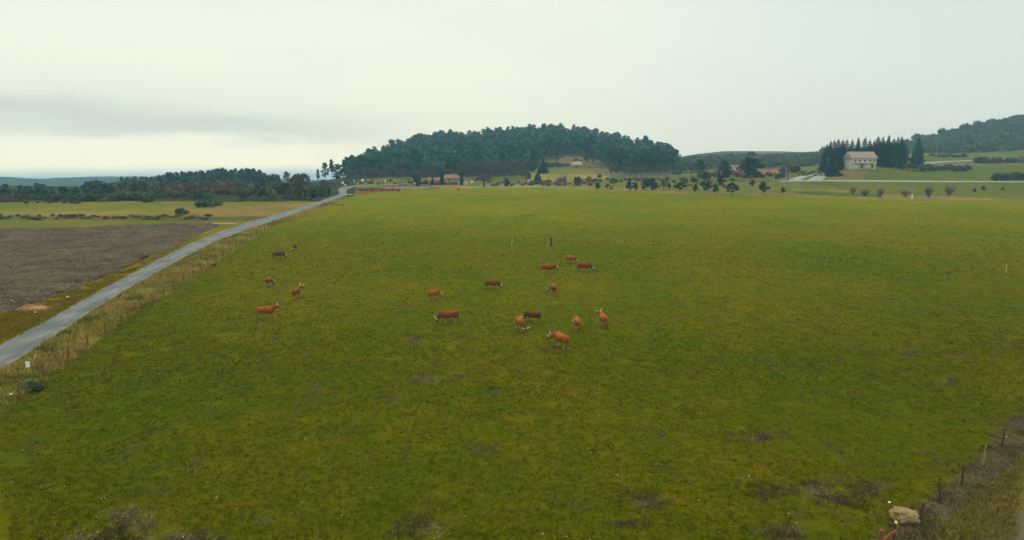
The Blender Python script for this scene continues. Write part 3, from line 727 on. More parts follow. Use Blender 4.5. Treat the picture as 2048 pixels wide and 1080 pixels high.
def make_shrub(nm, lm, wdt=2.0, h=1.4, n=9, cards=46, size=.16, depthf=.8, gaps=.0):
    o = MB()
    for k in range(n):
        a = random.uniform(0, 6.28); q = random.uniform(0, 1) ** .6; o.tint = random.uniform(.05, .95)
        r = wdt * random.uniform(.16, .28); z = h * random.uniform(.22, .72) * (1.1 - q * .45)
        o.clump((math.cos(a) * q * wdt * .36, math.sin(a) * q * wdt * .36 * depthf, z), (r, r, min(r, z)), cards, size, .3)
    for k in range(5):
        a = k * 1.3; o.tint = .1; o.tube([(0, 0, 0), (math.cos(a) * wdt * .25, math.sin(a) * wdt * .2, h * .5)], [.03 * wdt, .012 * wdt], 4)
    return o.build(nm, lm)
def place(proto, used, p, h=None, wdt=None, ph=1, pw=1, label=None, cat='tree', group=None, rz=None):
    """first call moves the prototype itself, later calls copy it with its parts"""
    o = proto
    if proto.name in used: o = copy_tree(proto)
    else: used.add(proto.name)
    o.location = p; o.rotation_euler = (0, 0, random.uniform(0, 6.28) if rz is None else rz)
    sz = (h / ph) if h else 1.0; sw = (wdt / pw) if wdt else sz
    o.scale = (sw, sw, sz)
    tag(o, label, cat, group); return o
used = set()

# ------------------------------------------------------------------ wooded hills
pines = [make_pine(13, random.uniform(5.0, 7.0), b__, n__) for b__, n__ in ((.35, 12), (.48, 10), (.58, 8), (.64, 7), (.42, 9))]
lowp = [make_pine(13, 6, .08, 14, 40) for _ in range(3)]
SKY = [(690, 328), (720, 312), (760, 295), (800, 283), (850, 273), (900, 265), (950, 262), (1000, 259), (1060, 255), (1100, 254), (1150, 256), (1200, 263), (1250, 275), (1300, 286), (1325, 295), (1340, 312)]
def ridge_d(c_): return np.interp(c_, [690, 720, 760, 800, 850, 900, 1000, 1110, 1200, 1250, 1300, 1340], [550, 600, 650, 680, 700, 740, 780, 785, 780, 750, 700, 650])
def front_d(c_): return np.interp(c_, [690, 760, 800, 900, 1000, 1040, 1075, 1095, 1185, 1205, 1250, 1340], [470, 440, 435, 432, 455, 470, 520, 590, 595, 545, 478, 500])
cand = []
tries = 0
cells = {}
while tries < 60000:
    tries += 1
    c_ = random.uniform(690, 1342); d_ = random.uniform(430, 840)
    if d_ < front_d(c_) or d_ > ridge_d(c_) + 35: continue
    p = at(c_, d_); k = (int(p.x // 5.0), int(p.y // 6.0))
    if k in cells: continue
    if c_ < 860 and d_ > ridge_d(c_) - 40 and random.random() < .45: continue
    cells[k] = 1
    hh = random.choice([random.uniform(8, 12), random.uniform(11, 16.5)]) * (1.0 if c_ < 1290 else 1.1)
    if d_ < front_d(c_) + 30 and c_ < 1090: hh *= .8
    cand.append((c_, d_, p, hh))
for _ in range(300):                     # left wooded rise
    c_ = random.uniform(235, 560); d_ = random.uniform(425, 560)
    p = at(c_, d_); k = (int(p.x // 4.6), int(p.y // 6))
    if k in cells: continue
    cells[k] = 1; cand.append((c_, d_, p, random.uniform(5.5, 8.5) * (.8 if c_ < 330 or c_ > 520 else 1.0)))
# the trees that show largest: those that cut the skyline, then those standing in front
def top_row(q):
    return project(q[2].x, q[2].y, q[2].z + q[3])[1]
bins = {}
for q in cand: bins.setdefault(int(q[0] // 7), []).append(q)
chosen = set()
for b_ in bins.values():
    b_.sort(key=top_row)
    for q in b_[:2]: chosen.add(id(q))
for b_ in bins.values():
    b_.sort(key=lambda q: q[1])
    for q in b_[:1]: chosen.add(id(q))
rest = []
ni = 0
for q in cand:
    if id(q) in chosen and ni < 285:
        ni += 1; sky_ = q[1] > front_d(q[0]) + 60
        if q[0] < 600: lb, g = 'low dark pine on the wooded rise left of the road', 'pines on the left rise'
        elif q[0] < 850 and sky_: lb, g = 'dark pine on the left shoulder of the big wooded hill', 'pines on the left shoulder of the hill'
        elif q[0] > 1200 and sky_: lb, g = 'dark pine on the right shoulder of the big wooded hill', 'pines on the right shoulder of the hill'
        elif sky_: lb, g = 'dark pine on the crest of the big wooded hill', 'pines on the crest of the hill'
        else: lb, g = 'dark pine at the lower front edge of the big wooded hill', 'pines at the foot of the hill'
        if sky_ and q[0] > 600: q = (q[0], q[1], q[2], q[3] * random.choice([.85, .93, 1.0, 1.1]))
        pr = pines[ni % len(pines)]
        place(pr if q[0] > 600 else lowp[ni % 3], used, q[2], q[3], q[3] * random.uniform(.40, .54) * (1 if q[0] > 600 else 1.25), 13, 6, lb, 'tree', g)
    else: rest.append(q if q[1] < front_d(q[0]) + 50 or q[0] < 600 else (q[0], q[1], q[2], q[3] * (.78 if q[1] > ridge_d(q[0]) - 70 else .95)))
def wood(name, pts, kinds, label):
    """one uncountable wood: tree shapes set on points"""
    me = bpy.data.meshes.new(name); me.from_pydata([tuple(q[0]) for q in pts], [], [])
    for nm, typ, vals in (('rot', 'FLOAT_VECTOR', [v for q in pts for v in (0, 0, q[1])]), ('scl', 'FLOAT_VECTOR', [v for q in pts for v in q[2]]), ('kindno', 'INT', [q[3] for q in pts])):
        a = me.attributes.new(nm, typ, 'POINT'); a.data.foreach_set('vector' if typ == 'FLOAT_VECTOR' else 'value', vals)
    o = bpy.data.objects.new(name, me); col.objects.link(o)
    ng = bpy.data.node_groups.new(name, 'GeometryNodeTree')
    ng.interface.new_socket('Geometry', in_out='INPUT', socket_type='NodeSocketGeometry'); ng.interface.new_socket('Geometry', in_out='OUTPUT', socket_type='NodeSocketGeometry')
    N = ng.nodes; L = ng.links
    gi = N.new('NodeGroupInput'); go = N.new('NodeGroupOutput'); fin_ = N.new('GeometryNodeJoinGeometry')
    def na(nm, typ):
        n = N.new('GeometryNodeInputNamedAttribute'); n.data_type = typ; n.inputs['Name'].default_value = nm; return n
    rot = na('rot', 'FLOAT_VECTOR'); scl = na('scl', 'FLOAT_VECTOR'); kn = na('kindno', 'INT')
    for i, tree in enumerate(kinds):
        jn = N.new('GeometryNodeJoinGeometry')
        for ch in (tree.children if len(tree.children) else [tree]):
            oi = N.new('GeometryNodeObjectInfo'); oi.inputs['Object'].default_value = ch; L.new(oi.outputs['Geometry'], jn.inputs[0])
        cmp_ = N.new('FunctionNodeCompare'); cmp_.data_type = 'INT'; cmp_.operation = 'EQUAL'
        L.new(kn.outputs['Attribute'], cmp_.inputs[2]); cmp_.inputs[3].default_value = i
        ip = N.new('GeometryNodeInstanceOnPoints'); L.new(gi.outputs[0], ip.inputs['Points']); L.new(jn.outputs[0], ip.inputs['Instance'])
        e2r = N.new('FunctionNodeEulerToRotation'); L.new(rot.outputs['Attribute'], e2r.inputs[0]); L.new(e2r.outputs[0], ip.inputs['Rotation'])
        L.new(cmp_.outputs['Result'], ip.inputs['Selection']); L.new(scl.outputs['Attribute'], ip.inputs['Scale'])
        L.new(ip.outputs[0], fin_.inputs[0])
    L.new(fin_.outputs[0], go.inputs[0])
    md = o.modifiers.new('scatter', 'NODES'); md.node_group = ng
    tag(o, label, 'wood', kind='stuff'); return o
def inst(p, h, wdt, ph, pw, kind): return (p, random.uniform(0, 6.28), (wdt / pw, wdt / pw, h / ph), kind)
wood('pine_wood', [inst(q[2], q[3], q[3] * random.uniform(.42, .58), 13, 6, random.randrange(5) if q[0] > 600 else 5 + random.randrange(3)) for q in rest], pines + lowp, 'dense mass of dark pines covering the big hill behind the meadow')

# shrubs used for scrub
gorse = [make_shrub('gorse_bush', shrub_m, 4.0, 2.8, 12, 40, .3) for _ in range(2)]
olive = [make_shrub('broom_bush', olive_m, 4.0, 2.8, 12, 40, .3) for _ in range(2)]
# right-hand hill: hazy scrub and low trees
rp = []
while len(rp) < 2600:
    c_ = random.uniform(1640, 2330); d_ = random.uniform(575, 900)
    lim = np.interp(c_, [1640, 1800, 1900], [800, 640, 575])
    if d_ < lim: continue
    kx = random.choice([0, 1, 2, 3]); h_ = random.uniform(2.2, 5.0)
    if random.random() < .05: h_ *= random.uniform(1.5, 2.3)
    rp.append(inst(at(c_, d_), h_, h_ * random.uniform(1.0, 1.6), 2.8, 4.0, kx))
for _ in range(1100):                     # scrub on the brown ridge between the hills
    c_ = random.uniform(1345, 1690); d_ = random.uniform(480, 900)
    if 1450 < c_ < 1560 and d_ < 490: continue
    h_ = random.uniform(1.2, 4.2) * (.55 if d_ > 800 else 1)
    rp.append(inst(at(c_, d_), h_, h_ * random.uniform(1.0, 1.8), 2.8, 4.0, random.choice([0, 0, 1, 2, 3])))
wood('hillside_scrub', rp, gorse + olive, 'hazy dark scrub covering the far slope on the right')

# ------------------------------------------------------------------ conifers, house trees, lone trees
spruces = [make_spruce(15, 6.6, 18, sharp=.7), make_spruce(15, 5.8, 20, sharp=.75), make_spruce(15, 7.0, 17, sharp=.62)]
SPR = [(1653, 287, 334), (1660, 281, 331), (1667, 279, 331), (1675, 277, 330), (1684, 279, 330), (1692, 278, 328), (1703, 279, 327), (1715, 274, 327), (1728, 274, 327), (1738, 279, 326), (1747, 281, 327), (1754, 272, 325), (1764, 272, 324),
       (1775, 269, 323), (1786, 276, 323), (1794, 272, 322), (1801, 271, 322), (1657, 297, 338), (1668, 296, 339), (1680, 300, 339), (1806, 282, 324), (1757, 284, 329), (1783, 285, 327)]
order = sorted(range(len(SPR)), key=lambda i: SPR[i][0])
for r_, i in enumerate(order):
    c_, ty_, by_ = SPR[i]; d_ = 372 + (i % 3) * 9 if by_ < 335 else 356
    p = at(c_, d_); h_ = z_at(ty_, d_) - p.z
    lb = f'tall dark spruce, {ORD[r_] if r_ < 20 else ORD[22 - r_] + " from the right"}' + (' from the left' if r_ < 20 else '') + ' in the stand around the stone house'
    place(spruces[i % 3], used, p, h_, random.uniform(6.6, 8.8), 15, 6.4, lb, 'tree', 'spruces around the stone house')
p = at(1836, 398); place(spruces[0], used, p, z_at(274, 398) - p.z, 8.2, 15, 6.2, 'lone dark conical conifer right of the spruce stand beside a pale pole', 'tree')
p = hit(1666, 351); place(spruces[2], used, p, 12.0, 8.5, 15, 6.8, 'dark spruce in front of the stand, beside the road bend', 'tree')
p = at(1086, 452); place(spruces[1], used, p, z_at(318, 452) - p.z, 7.5, 15, 5.4, 'slim tapering conifer at the left edge of the golden clearing', 'tree')
evg = [make_round(9, 9, 'evergreen_tree', spruce_m, .06, False, 130, .42, 16), make_round(9, 8, 'evergreen_tree', spruce_m, .06, True, 130, .42, 16)]
for (c_, ty_, by_, wp, k, lb) in [(1400, 320, 346, 20, 0, 'dark oval evergreen, smallest of three between the hills'), (1447, 321, 355, 34, 1, 'broad dark evergreen behind the young trees, middle of three'),
                                  (1500, 317, 355, 44, 0, 'largest dark evergreen of three between the hills'), (1352, 300, 326, 17, 0, 'solitary round tree on the skyline just right of the big hill'),
                                  (1503, 303, 320, 22, 0, 'dark evergreen on the brown ridge above the largest evergreen'), (1462, 307, 322, 14, 0, 'small dark tree on the brown ridge between the hills'),
                                  (1075, 347, 364, 18, 1, 'dense dark tree with flat base by the golden clearing'), (833, 348, 372, 22, 1, 'dark bushy tree left of the salmon house'),
                                  (1013, 357, 373, 13, 0, 'small dark round tree beside the pale track'), (1155, 354, 371, 17, 0, 'dark shaggy tree left of the row of young pines'),
                                  (1060, 322, 343, 30, 0, 'dark tree clump left of the slim conifer'), (1046, 325, 345, 22, 0, 'dark round tree at the foot of the wooded hill, left of a slim conifer'), (1590, 331, 345, 24, 0, 'dark bushy tree behind the tall bare poplar'), (1568, 335, 349, 20, 0, 'dark low tree behind the utility pole by the junction')]:
    p = hit(c_, by_) if by_ > 340 else at(c_, {1352: 610, 1503: 760, 1462: 780, 1060: 480}.get(c_, 420))
    h_ = z_at(ty_, p.y) - p.z
    place(evg[k], used, p, h_, wp * mpp(p), 9, 8, lb, 'tree')
cyp = make_spruce(6, 2.6, 14, 'cypress_tree', spruce_m, .03, .9, .75)
for c_, ty_, by_, wp, lb in [(883, 340, 366, 11, 'tall dark cypress in front of the salmon house'), (923, 340, 365, 10, 'slim dark cypress at the right end of the salmon house'), (864, 349, 362, 7, 'short dark conifer left of the salmon house'), (1115, 323, 334, 5, 'small dark conifer behind the hedge above the clearing')]:
    p = at(c_, 344) if by_ > 340 else hit(c_, by_); place(cyp, used, p, z_at(ty_, p.y) - p.z, wp * mpp(p), 6, 2.6, lb, 'tree')
# pines left of the hill by the road
for c_, ty_, by_, wp, lb in [(649, 326, 366, 15, 'open crowned pine above the bushes, left of two by the road end'), (662, 320, 365, 11, 'tallest open pine standing by the road end'), (675, 329, 366, 24, 'dense bluish pine leaning over the road bend'), (634, 339, 362, 8, 'thin small pine on the far left of the group by the road end'), (571, 344, 372, 13, 'upright dark pine left of the leafless grey tree')]:
    p = at(c_, 345 if c_ > 600 else 330); place(pines[c_ % 5], used, p, z_at(ty_, p.y) - p.z, wp * mpp(p) * 1.15, 13, 6, lb, 'tree')

# row of young pines beyond the meadow
yp = [make_round(5, 3.8, 'young_pine', young_m, .22, False, 110, .26, 11), make_round(5, 3.8, 'young_pine', young_m, .2, True, 110, .26, 11), make_round(5, 4.2, 'young_pine', young_m, .3, False, 110, .26, 9)]
ROW = [(1195, 379, 14, 13, 0), (1215, 376, 8, 10, 0), (1227, 371, 14, 16, 2), (1258, 383, 26, 14, 1), (1270, 381, 16, 15, 0), (1293, 381, 24, 19, 0), (1304, 376, 20, 13, 1), (1310, 381, 16, 17, 0), (1338, 377, 11, 10, 0), (1359, 383, 18, 22, 2),
       (1389, 369, 13, 14, 2), (1391, 385, 18, 13, 1), (1410, 364, 19, 15, 0), (1405, 372, 9, 14, 0), (1415, 383, 18, 15, 0), (1431, 387, 21, 14, 1), (1440, 371, 20, 18, 0), (1464, 391, 25, 23, 2), (1464, 363, 7, 10, 0), (1505, 373, 13, 12, 0), (1525, 386, 22, 21, 0), (1565, 386, 11, 11, 0)]
for i, (c_, by_, hp, wp, k) in enumerate(ROW):
    p = hit(c_, by_); look = ['round headed', 'cone shaped', 'flat crowned'][k]; size = 'small' if hp < 13 else ('tall' if hp > 20 else 'middling')
    place(yp[k], used, p, hp * mpp(p), wp * mpp(p), 5, 3.8, f'{size} {look} young pine, {ORD[i] + " from the left" if i < 12 else ORD[21 - i] + " from the right"} along the far edge of the meadow', 'tree', 'young pines along the far edge of the meadow')
for c_, by_, hp, wp, lb in [(1949, 385, 8, 8, 'left of the three tiny dark trees below the right-hand road'), (1966, 382, 10, 9, 'middle and tallest of the three tiny dark trees below the right-hand road'), (2005, 381, 6, 7, 'right of the three tiny dark trees below the right-hand road')]:
    p = hit(c_, by_); place(yp[0], used, p, hp * mpp(p), wp * mpp(p), 5, 3.8, lb, 'tree')

# scattered growth on the dry slope
for i in range(16):
    p = at(random.uniform(1090, 1190), random.uniform(520, 590)); place(pines[i % 5], used, p, random.uniform(3, 8), random.uniform(2.5, 5), 13, 6, 'scattered young pine on the dry brown slope above the clearing', 'tree', 'scattered pines on the dry slope')
# leafless trees
bare = [make_bare(9, 7, 'bare_tree', twig_m, bark, 6), make_bare(9, 6, 'bare_tree', twig_r, bark, 6), make_bare(8, 9, 'bare_tree', twig_g, bark, 6, 3, .11, .02, .9, .05)]
stems = [make_stems(3.0, 2.6, twig_m), make_stems(3.0, 2.6, twig_r)]
birch = make_bare(8, 4.2, 'bare_birch', twig_m, palebark, 5, 3, .34)
for i in range(34):
    c_ = 1222 + (1345 - 1222) * i / 33 + random.uniform(-2, 2); p = at(c_, random.uniform(398, 425))
    place(birch, used, p, random.uniform(5.6, 7.5), random.uniform(3.6, 5.0), 8, 4.2, 'slim leafless birch in the planted row below the big hill', 'tree', 'bare birches planted in rows below the hill')
for i in range(46):
    c_ = random.uniform(935, 1046); p = at(c_, random.uniform(392, 450))
    place(bare[0], used, p, random.uniform(7.5, 11), random.uniform(5, 7), 9, 7, 'grey leafless tree in the bare grove at the foot of the hill', 'tree', 'bare grove at the foot of the hill')
for i in range(56):
    c_ = random.uniform(695, 935); p = at(c_, random.uniform(395, 455))
    place(bare[i % 2], used, p, random.uniform(4.5, 8), random.uniform(4, 6.5), 9, 6.5, 'brownish leafless tree in the strip between hill and road end', 'tree', 'bare trees between the hill and the road end')
for i, (c_, ty_, by_, wp, k, lb) in enumerate([(968, 348, 373, 46, 2, 'wide rounded grey green leafless tree beside the pale track'), (1052, 341, 368, 30, 2, 'pale olive leafless tree left of a dense dark tree'), (755, 344, 370, 30, 1, 'purple brown leafless tree near the road end'),
        (817, 356, 373, 14, 1, 'small brown leafless tree before the grey car'), (1575, 327, 362, 24, 1, 'tall brown leafless poplar beside the road junction'), (1586, 333, 361, 18, 1, 'second brown poplar right of the tallest one by the junction'), (598, 345, 398, 50, 2, 'big grey leafless tree among bushes left of the road'),
        (1327, 362, 380, 18, 2, 'beige leafless tree among the young pines'), (1370, 360, 381, 22, 1, 'russet leafless tree behind a flat crowned young pine'), (1376, 366, 376, 16, 0, 'low grey leafless tree behind the young pines'),
        (1121, 352, 366, 20, 1, 'pinkish leafless bush at the foot of the golden clearing'), (917, 376, 388, 6, 0, 'tiny forked leafless tree standing alone in the far meadow'), (733, 385, 395, 5, 0, 'tiny leafless sapling at the far left of the meadow'),
        (1705, 372, 389, 13, 1, 'upright russet bare shrub, first of six along the right far edge'), (1729, 378, 392, 19, 0, 'wide grey bare shrub, second of six along the right far edge'), (1760, 375, 394, 15, 1, 'dark russet bare shrub, third of six along the right far edge'), (1811, 379, 393, 22, 1, 'pale bare shrub behind a white post at the right far edge'),
        (1857, 374, 395, 16, 0, 'faint grey bare shrub, fifth of six along the right far edge'), (1898, 373, 391, 18, 0, 'grey brown bare shrub, last of six along the right far edge'), (1222, 372, 380, 9, 1, 'low tan bush right of a dark young pine')]):
    p = hit(c_, by_)
    if 'shrub' in lb or 'bush' in lb.split(' ')[:3]: place(stems[k % 2], used, p, (by_ - ty_) * mpp(p) * 1.1, wp * mpp(p) * 1.1, 3.0, 2.6, lb, 'shrub')
    else: place(bare[k], used, p, (by_ - ty_) * mpp(p), wp * mpp(p), (9, 9, 8)[k], (7, 6, 9)[k], lb, 'tree')

# ------------------------------------------------------------------ bushes and hedges
heath = [make_shrub('heather_bush', heath_m, 4.0, 2.8, 12, 60, .22) for _ in range(2)]
dry = [make_shrub('bramble_bush', dry_m, 4.0, 2.8, 10, 50, .22) for _ in range(2)]
def bush(kind, p, h_, w_, lb, g=None): return place(random.choice(kind), used, p, h_, w_, 2.6, 3.6, lb, 'bush', g)
GA = 'bushes of the thicket beyond the left fields'
def band(x0, x1, y0, y1, n, kinds, hmin, hmax, lb, g, asp=(1.1, 1.9)):
    for i in range(n):
        px = x0 + (x1 - x0) * (i + random.random()) / n; py = random.uniform(y0, y1); p = hit(px, py); h_ = random.uniform(hmin, hmax)
        bush(random.choice(kinds), p, h_, h_ * random.uniform(*asp), lb, g)
band(-20, 170, 394, 404, 26, [gorse, gorse, olive], 1.4, 2.7, 'dark green bush in the thicket beyond the left fields', GA)
band(150, 300, 395, 405, 22, [gorse, gorse, olive], 1.5, 3.0, 'dark green bush in the thicket beyond the left fields', GA)
band(290, 420, 390, 398, 16, [gorse, olive], 1.6, 3.2, 'dark green bush in the thicket beyond the left fields', GA)
band(-10, 165, 404, 408, 14, [dry, heath], .8, 1.6, 'low rusty bush at the foot of the left thicket', 'rusty bushes at the foot of the left thicket')
band(330, 490, 380, 390, 26, [heath, heath, dry], 2.8, 4.6, 'reddish leafless bush below the wooded rise', 'reddish bushes below the wooded rise')
band(480, 652, 380, 398, 34, [gorse, olive, gorse], 2.4, 4.6, 'dark green bush left of the far road', 'dark bushes left of the far road')
band(480, 640, 398, 403, 10, [dry, olive], 1.2, 2.4, 'dull brown bush at the edge of the field left of the road', 'brown bushes at the field edge left of the road')
band(180, 480, 374, 384, 34, [gorse, olive], 3.0, 5.0, 'dark bush in front of the wooded rise', 'dark bushes before the wooded rise')
for px, ty_, by_, lb in [(12, 368, 396, 'dark rounded pine at the left border above the thicket'), (42, 371, 396, 'dark pine in the left thicket, second from the border'), (58, 373, 395, 'small dark pine in the left thicket, third from the border'), (78, 367, 396, 'tall dark pine in the left thicket, fourth from the border'), (90, 369, 396, 'dark pine in the left thicket, fifth from the border'), (105, 374, 394, 'dark pine in the left thicket, sixth from the border'), (128, 373, 392, 'dark pine in the left thicket, seventh from the border'),
                            (150, 374, 391, 'dark pine in the left thicket, eighth from the border'), (168, 371, 391, 'dark pine in the left thicket, ninth from the border'), (190, 373, 391, 'dark pine in the left thicket, tenth from the border'), (205, 369, 390, 'dark pine in the left thicket, eleventh from the border'), (218, 370, 390, 'dark pine in the left thicket, twelfth from the border')]:
    p = hit(px, by_); place(lowp[px % 3], used, p, (by_ - ty_) * mpp(p), random.uniform(17, 25) * mpp(p), 13, 6, lb, 'tree')
bush(gorse, hit(410, 414), 2.0, 6.0, 'long low dark bush alone at the edge of the left field'); bush(gorse, hit(432, 411), 1.4, 4.5, 'low dark bush trailing right of the long one in the left field')
bush(gorse, hit(361, 430), 1.9, 2.8, 'single round dark bush on the brown strip'); bush(dry, hit(373, 428), 1.2, 2.0, 'small tan bush right of the single round dark bush')
bush(gorse, hit(2, 438), 1.3, 1.8, 'small dark bush at the left border on the brown strip')
band(10, 430, 432, 440, 44, [dry, dry, heath, olive], .35, .95, 'low brown bramble on the strip between the two left fields', 'brambles between the two left fields', (1.6, 3.2))
band(120, 150, 434, 437, 4, [gorse], .7, 1.0, 'low dark green bush among the brambles between the left fields', 'green bushes among the brambles', (1.4, 2.4))
band(640, 690, 405, 412, 12, [dry], .3, .55, 'low tan bramble along the far end of the roadside fence', 'brambles along the far end of the fence', (1.2, 2.0))
band(716, 800, 378, 383, 26, [heath], .5, .9, 'low reddish heather at the far left corner of the meadow', 'heather at the far left corner of the meadow', (1.6, 3.0))
band(1842, 1940, 338, 344, 14, [gorse], 2.2, 3.6, 'dark bush of the long hedge on the right slope', 'hedge bushes on the right slope', (1.3, 2.0))
band(1808, 1842, 335, 337, 5, [gorse, heath], 1.6, 2.6, 'dark bush at the left end of the right slope hedge', 'bushes at the left end of the slope hedge', (1.3, 2.0))
band(1990, 2070, 356, 361, 11, [gorse], 2.4, 3.8, 'dark bush of the clump at the right border above the road', 'bushes at the right border above the road', (1.3, 1.9))
band(1955, 2060, 322, 327, 16, [gorse, heath], 2.4, 4.2, 'dull bush of the high hedge near the right border', 'high hedge bushes near the right border', (1.2, 1.9))
band(1862, 1935, 312, 316, 10, [gorse], 1.8, 3.0, 'dark bush on the upper green field of the right slope', 'bushes on the upper right field', (1.5, 2.6))
band(1800, 1845, 341, 345, 4, [dry, gorse], .6, 1.2, 'tiny bush below the right slope hedge', 'tiny bushes below the slope hedge', (1.4, 2.4))
band(1090, 1140, 330, 334, 9, [gorse], 2.0, 3.0, 'dark hedge bush above the golden clearing', 'hedge above the golden clearing', (1.5, 2.4))
band(1170, 1204, 361, 364, 5, [gorse], 1.2, 1.8, 'low dark hedge bush right of the golden clearing', 'low hedge right of the golden clearing', (1.8, 2.8))
bush(gorse, hit(1199, 356), 2.4, 3.4, 'round dark bush at the right corner of the golden clearing')
band(1060, 1100, 366, 369, 7, [gorse, olive], 1.4, 2.2, 'dark hedge bush under the dense flat based tree', 'hedge under the dense flat based tree', (1.5, 2.4))
band(1340, 1400, 345, 352, 8, [heath, gorse], 1.2, 2.2, 'dark bush on the slope right of the birches', 'bushes on the slope right of the birches', (1.4, 2.4))
band(1400, 1570, 348, 358, 26, [gorse, heath, olive, dry], 1.8, 3.4, 'dull bush between the dark evergreens', 'bushes between the dark evergreens', (1.3, 2.0))
band(1590, 1645, 345, 352, 10, [dry, olive], .8, 1.8, 'low olive bush behind the road junction', 'bushes behind the road junction', (1.3, 2.2))
band(690, 860, 362, 369, 22, [dry, olive, heath], .9, 2.0, 'low brown bush before the wooded hill near the road end', 'brown bushes near the road end', (1.2, 2.0))
band(840, 862, 366, 370, 4, [gorse], 1.6, 2.4, 'green bush at the left end of the garden wall', 'green bushes at the garden wall', (1.2, 1.6))

band(985, 1190, 366, 372, 26, [dry, heath, olive], .7, 1.7, 'low brown bush along the pale track beyond the meadow', 'brown bushes along the pale track', (1.3, 2.4))
band(1200, 1420, 359, 366, 24, [dry, heath, gorse], .8, 1.9, 'low brown bush on the bank behind the young pines', 'brown bushes on the bank behind the young pines', (1.3, 2.4))
band(1330, 1460, 370, 377, 12, [dry, heath], .6, 1.4, 'small russet bush among the young pines', 'russet bushes among the young pines', (1.2, 2.0))
for i in range(22):
    c_ = random.uniform(1090, 1440); p = hit(c_, random.uniform(360, 373)); place(stems[i % 2], used, p, random.uniform(1.6, 3.4), random.uniform(1.8, 3.4), 3.0, 2.6, 'thin leafless shrub standing in the rough ground beyond the meadow', 'shrub', 'leafless shrubs in the rough ground beyond the meadow')
for i in range(16):
    c_ = random.uniform(480, 655); p = hit(c_, random.uniform(384, 398)); place(bare[i % 2], used, p, random.uniform(3, 6), random.uniform(3, 5), 9, 6.5, 'greyish leafless tree among the dark bushes left of the far road', 'tree', 'leafless trees left of the far road')
for i in range(18):
    c_ = random.uniform(235, 480); p = hit(c_, random.uniform(376, 390)); place(bare[i % 2], used, p, random.uniform(3, 5), random.uniform(3, 5), 9, 6.5, 'russet leafless tree below the wooded rise on the left', 'tree', 'leafless trees below the wooded rise')

# ------------------------------------------------------------------ buildings
stone_m = pmat('granite_wall', (0.45, 0.415, 0.34), 0.95, 0.22, 1.6, 0.3, 3); plaster = pmat('pale_plaster', (0.62, 0.60, 0.52), 0.9, 0.1, 0.8)
salmon = pmat('salmon_render', (0.33, 0.20, 0.135), 0.9, 0.1, 0.7); tile = pmat('clay_tile', (0.22, 0.115, 0.075), 0.9, 0.35, 1.5, 0.4, 6); greytile = pmat('weathered_tile', (0.255, 0.20, 0.165), 0.9, 0.25, 1.2, 0.4, 6)
dark_glass = pmat('window_glass', (0.03, 0.04, 0.045), 0.15, 0.1, 1, spec=0.5); woodm = pmat('weathered_wood', (0.17, 0.105, 0.062), 0.9, 0.3, 6); white_m = pmat('white_paint', (0.78, 0.78, 0.75), 0.6, 0.06, 2)
metal = pmat('galvanised_metal', (0.40, 0.41, 0.41), 0.5, 0.1, 3); concrete = pmat('concrete', (0.42, 0.41, 0.38), 0.9, 0.12, 2)
def gable_house(name, loc, rz, L, W, hw, rise, wm, rm, over=.45, windows=(), doors=(), chimney=None, hip=0.0):
    root = empty(name, loc, rz); m = MB(); fnd = -1.2
    x, y = L / 2, W / 2; hp = hip
    vs = [(-x, -y, fnd), (x, -y, fnd), (x, y, fnd), (-x, y, fnd), (-x, -y, hw), (x, -y, hw), (x, y, hw), (-x, y, hw)]
    fs = [(0, 1, 5, 4), (2, 3, 7, 6), (0, 3, 2, 1)]
    if hp == 0: vs += [(-x, 0, hw + rise), (x, 0, hw + rise)]; fs += [(1, 2, 6, 9, 5), (3, 0, 4, 8, 7)]
    else: fs += [(1, 2, 6, 5), (3, 0, 4, 7)]
    m.add(vs, fs); m.build('wall', wm, root)
    r = MB(); k = rise / y; xo, yo = x + over, y + over; ze = hw - k * over; th = .18
    rx = xo if hp == 0 else xo - hp * xo
    top = [(-xo, -yo, ze), (xo, -yo, ze), (xo, yo, ze), (-xo, yo, ze), (-rx, 0, hw + rise + .02), (rx, 0, hw + rise + .02)]
    r.add([(a, b_, c_ + th) for a, b_, c_ in top] + top, [(0, 1, 5, 4), (2, 3, 4, 5), (1, 2, 5), (3, 0, 4), (6, 10, 11, 7), (8, 11, 10, 9), (0, 6, 7, 1), (1, 7, 8, 2), (2, 8, 9, 3), (3, 9, 6, 0)])
    ro = r.build('roof', rm, root)
    if chimney:
        c2 = MB(); c2.box(chimney[0], chimney[1], hw + rise * .8 + .5, .7, .7, 1.6); c2.box(chimney[0], chimney[1], hw + rise * .8 + 1.36, .85, .85, .12); c2.build('chimney', wm, ro)
    def opening(nm, side, u, z, ww, hh, mat):
        fr = MB(); gl = MB(); d = .06
        if side in ('front', 'back'):
            s_ = -1 if side == 'front' else 1; Y = s_ * (y + .02)
            for dx_ in (-1, 1): fr.box(u + dx_ * (ww / 2), Y, z, .12, .1, hh + .12)
            for dz_ in (-1, 1): fr.box(u, Y, z + dz_ * hh / 2, ww - .12, .1, .12)
            gl.box(u, Y - s_ * .02, z, ww - .12, .05, hh - .12)
        else:
            s_ = -1 if side == 'left' else 1; X = s_ * (x + .02)
            for dy_ in (-1, 1): fr.box(X, u + dy_ * (ww / 2), z, .1, .12, hh + .12)
            for dz_ in (-1, 1): fr.box(X, u, z + dz_ * hh / 2, .1, ww - .12, .12)
            gl.box(X - s_ * .02, u, z, .05, ww - .12, hh - .12)
        f = fr.build(nm, white_m if nm == 'window' else woodm, root); gl.build('pane' if nm == 'window' else 'door_leaf', mat, f)
    for a in windows: opening('window', *a, dark_glass)
    for a in doors: opening('door', *a, woodm)
    return root
hp_ = at(1721, 352)
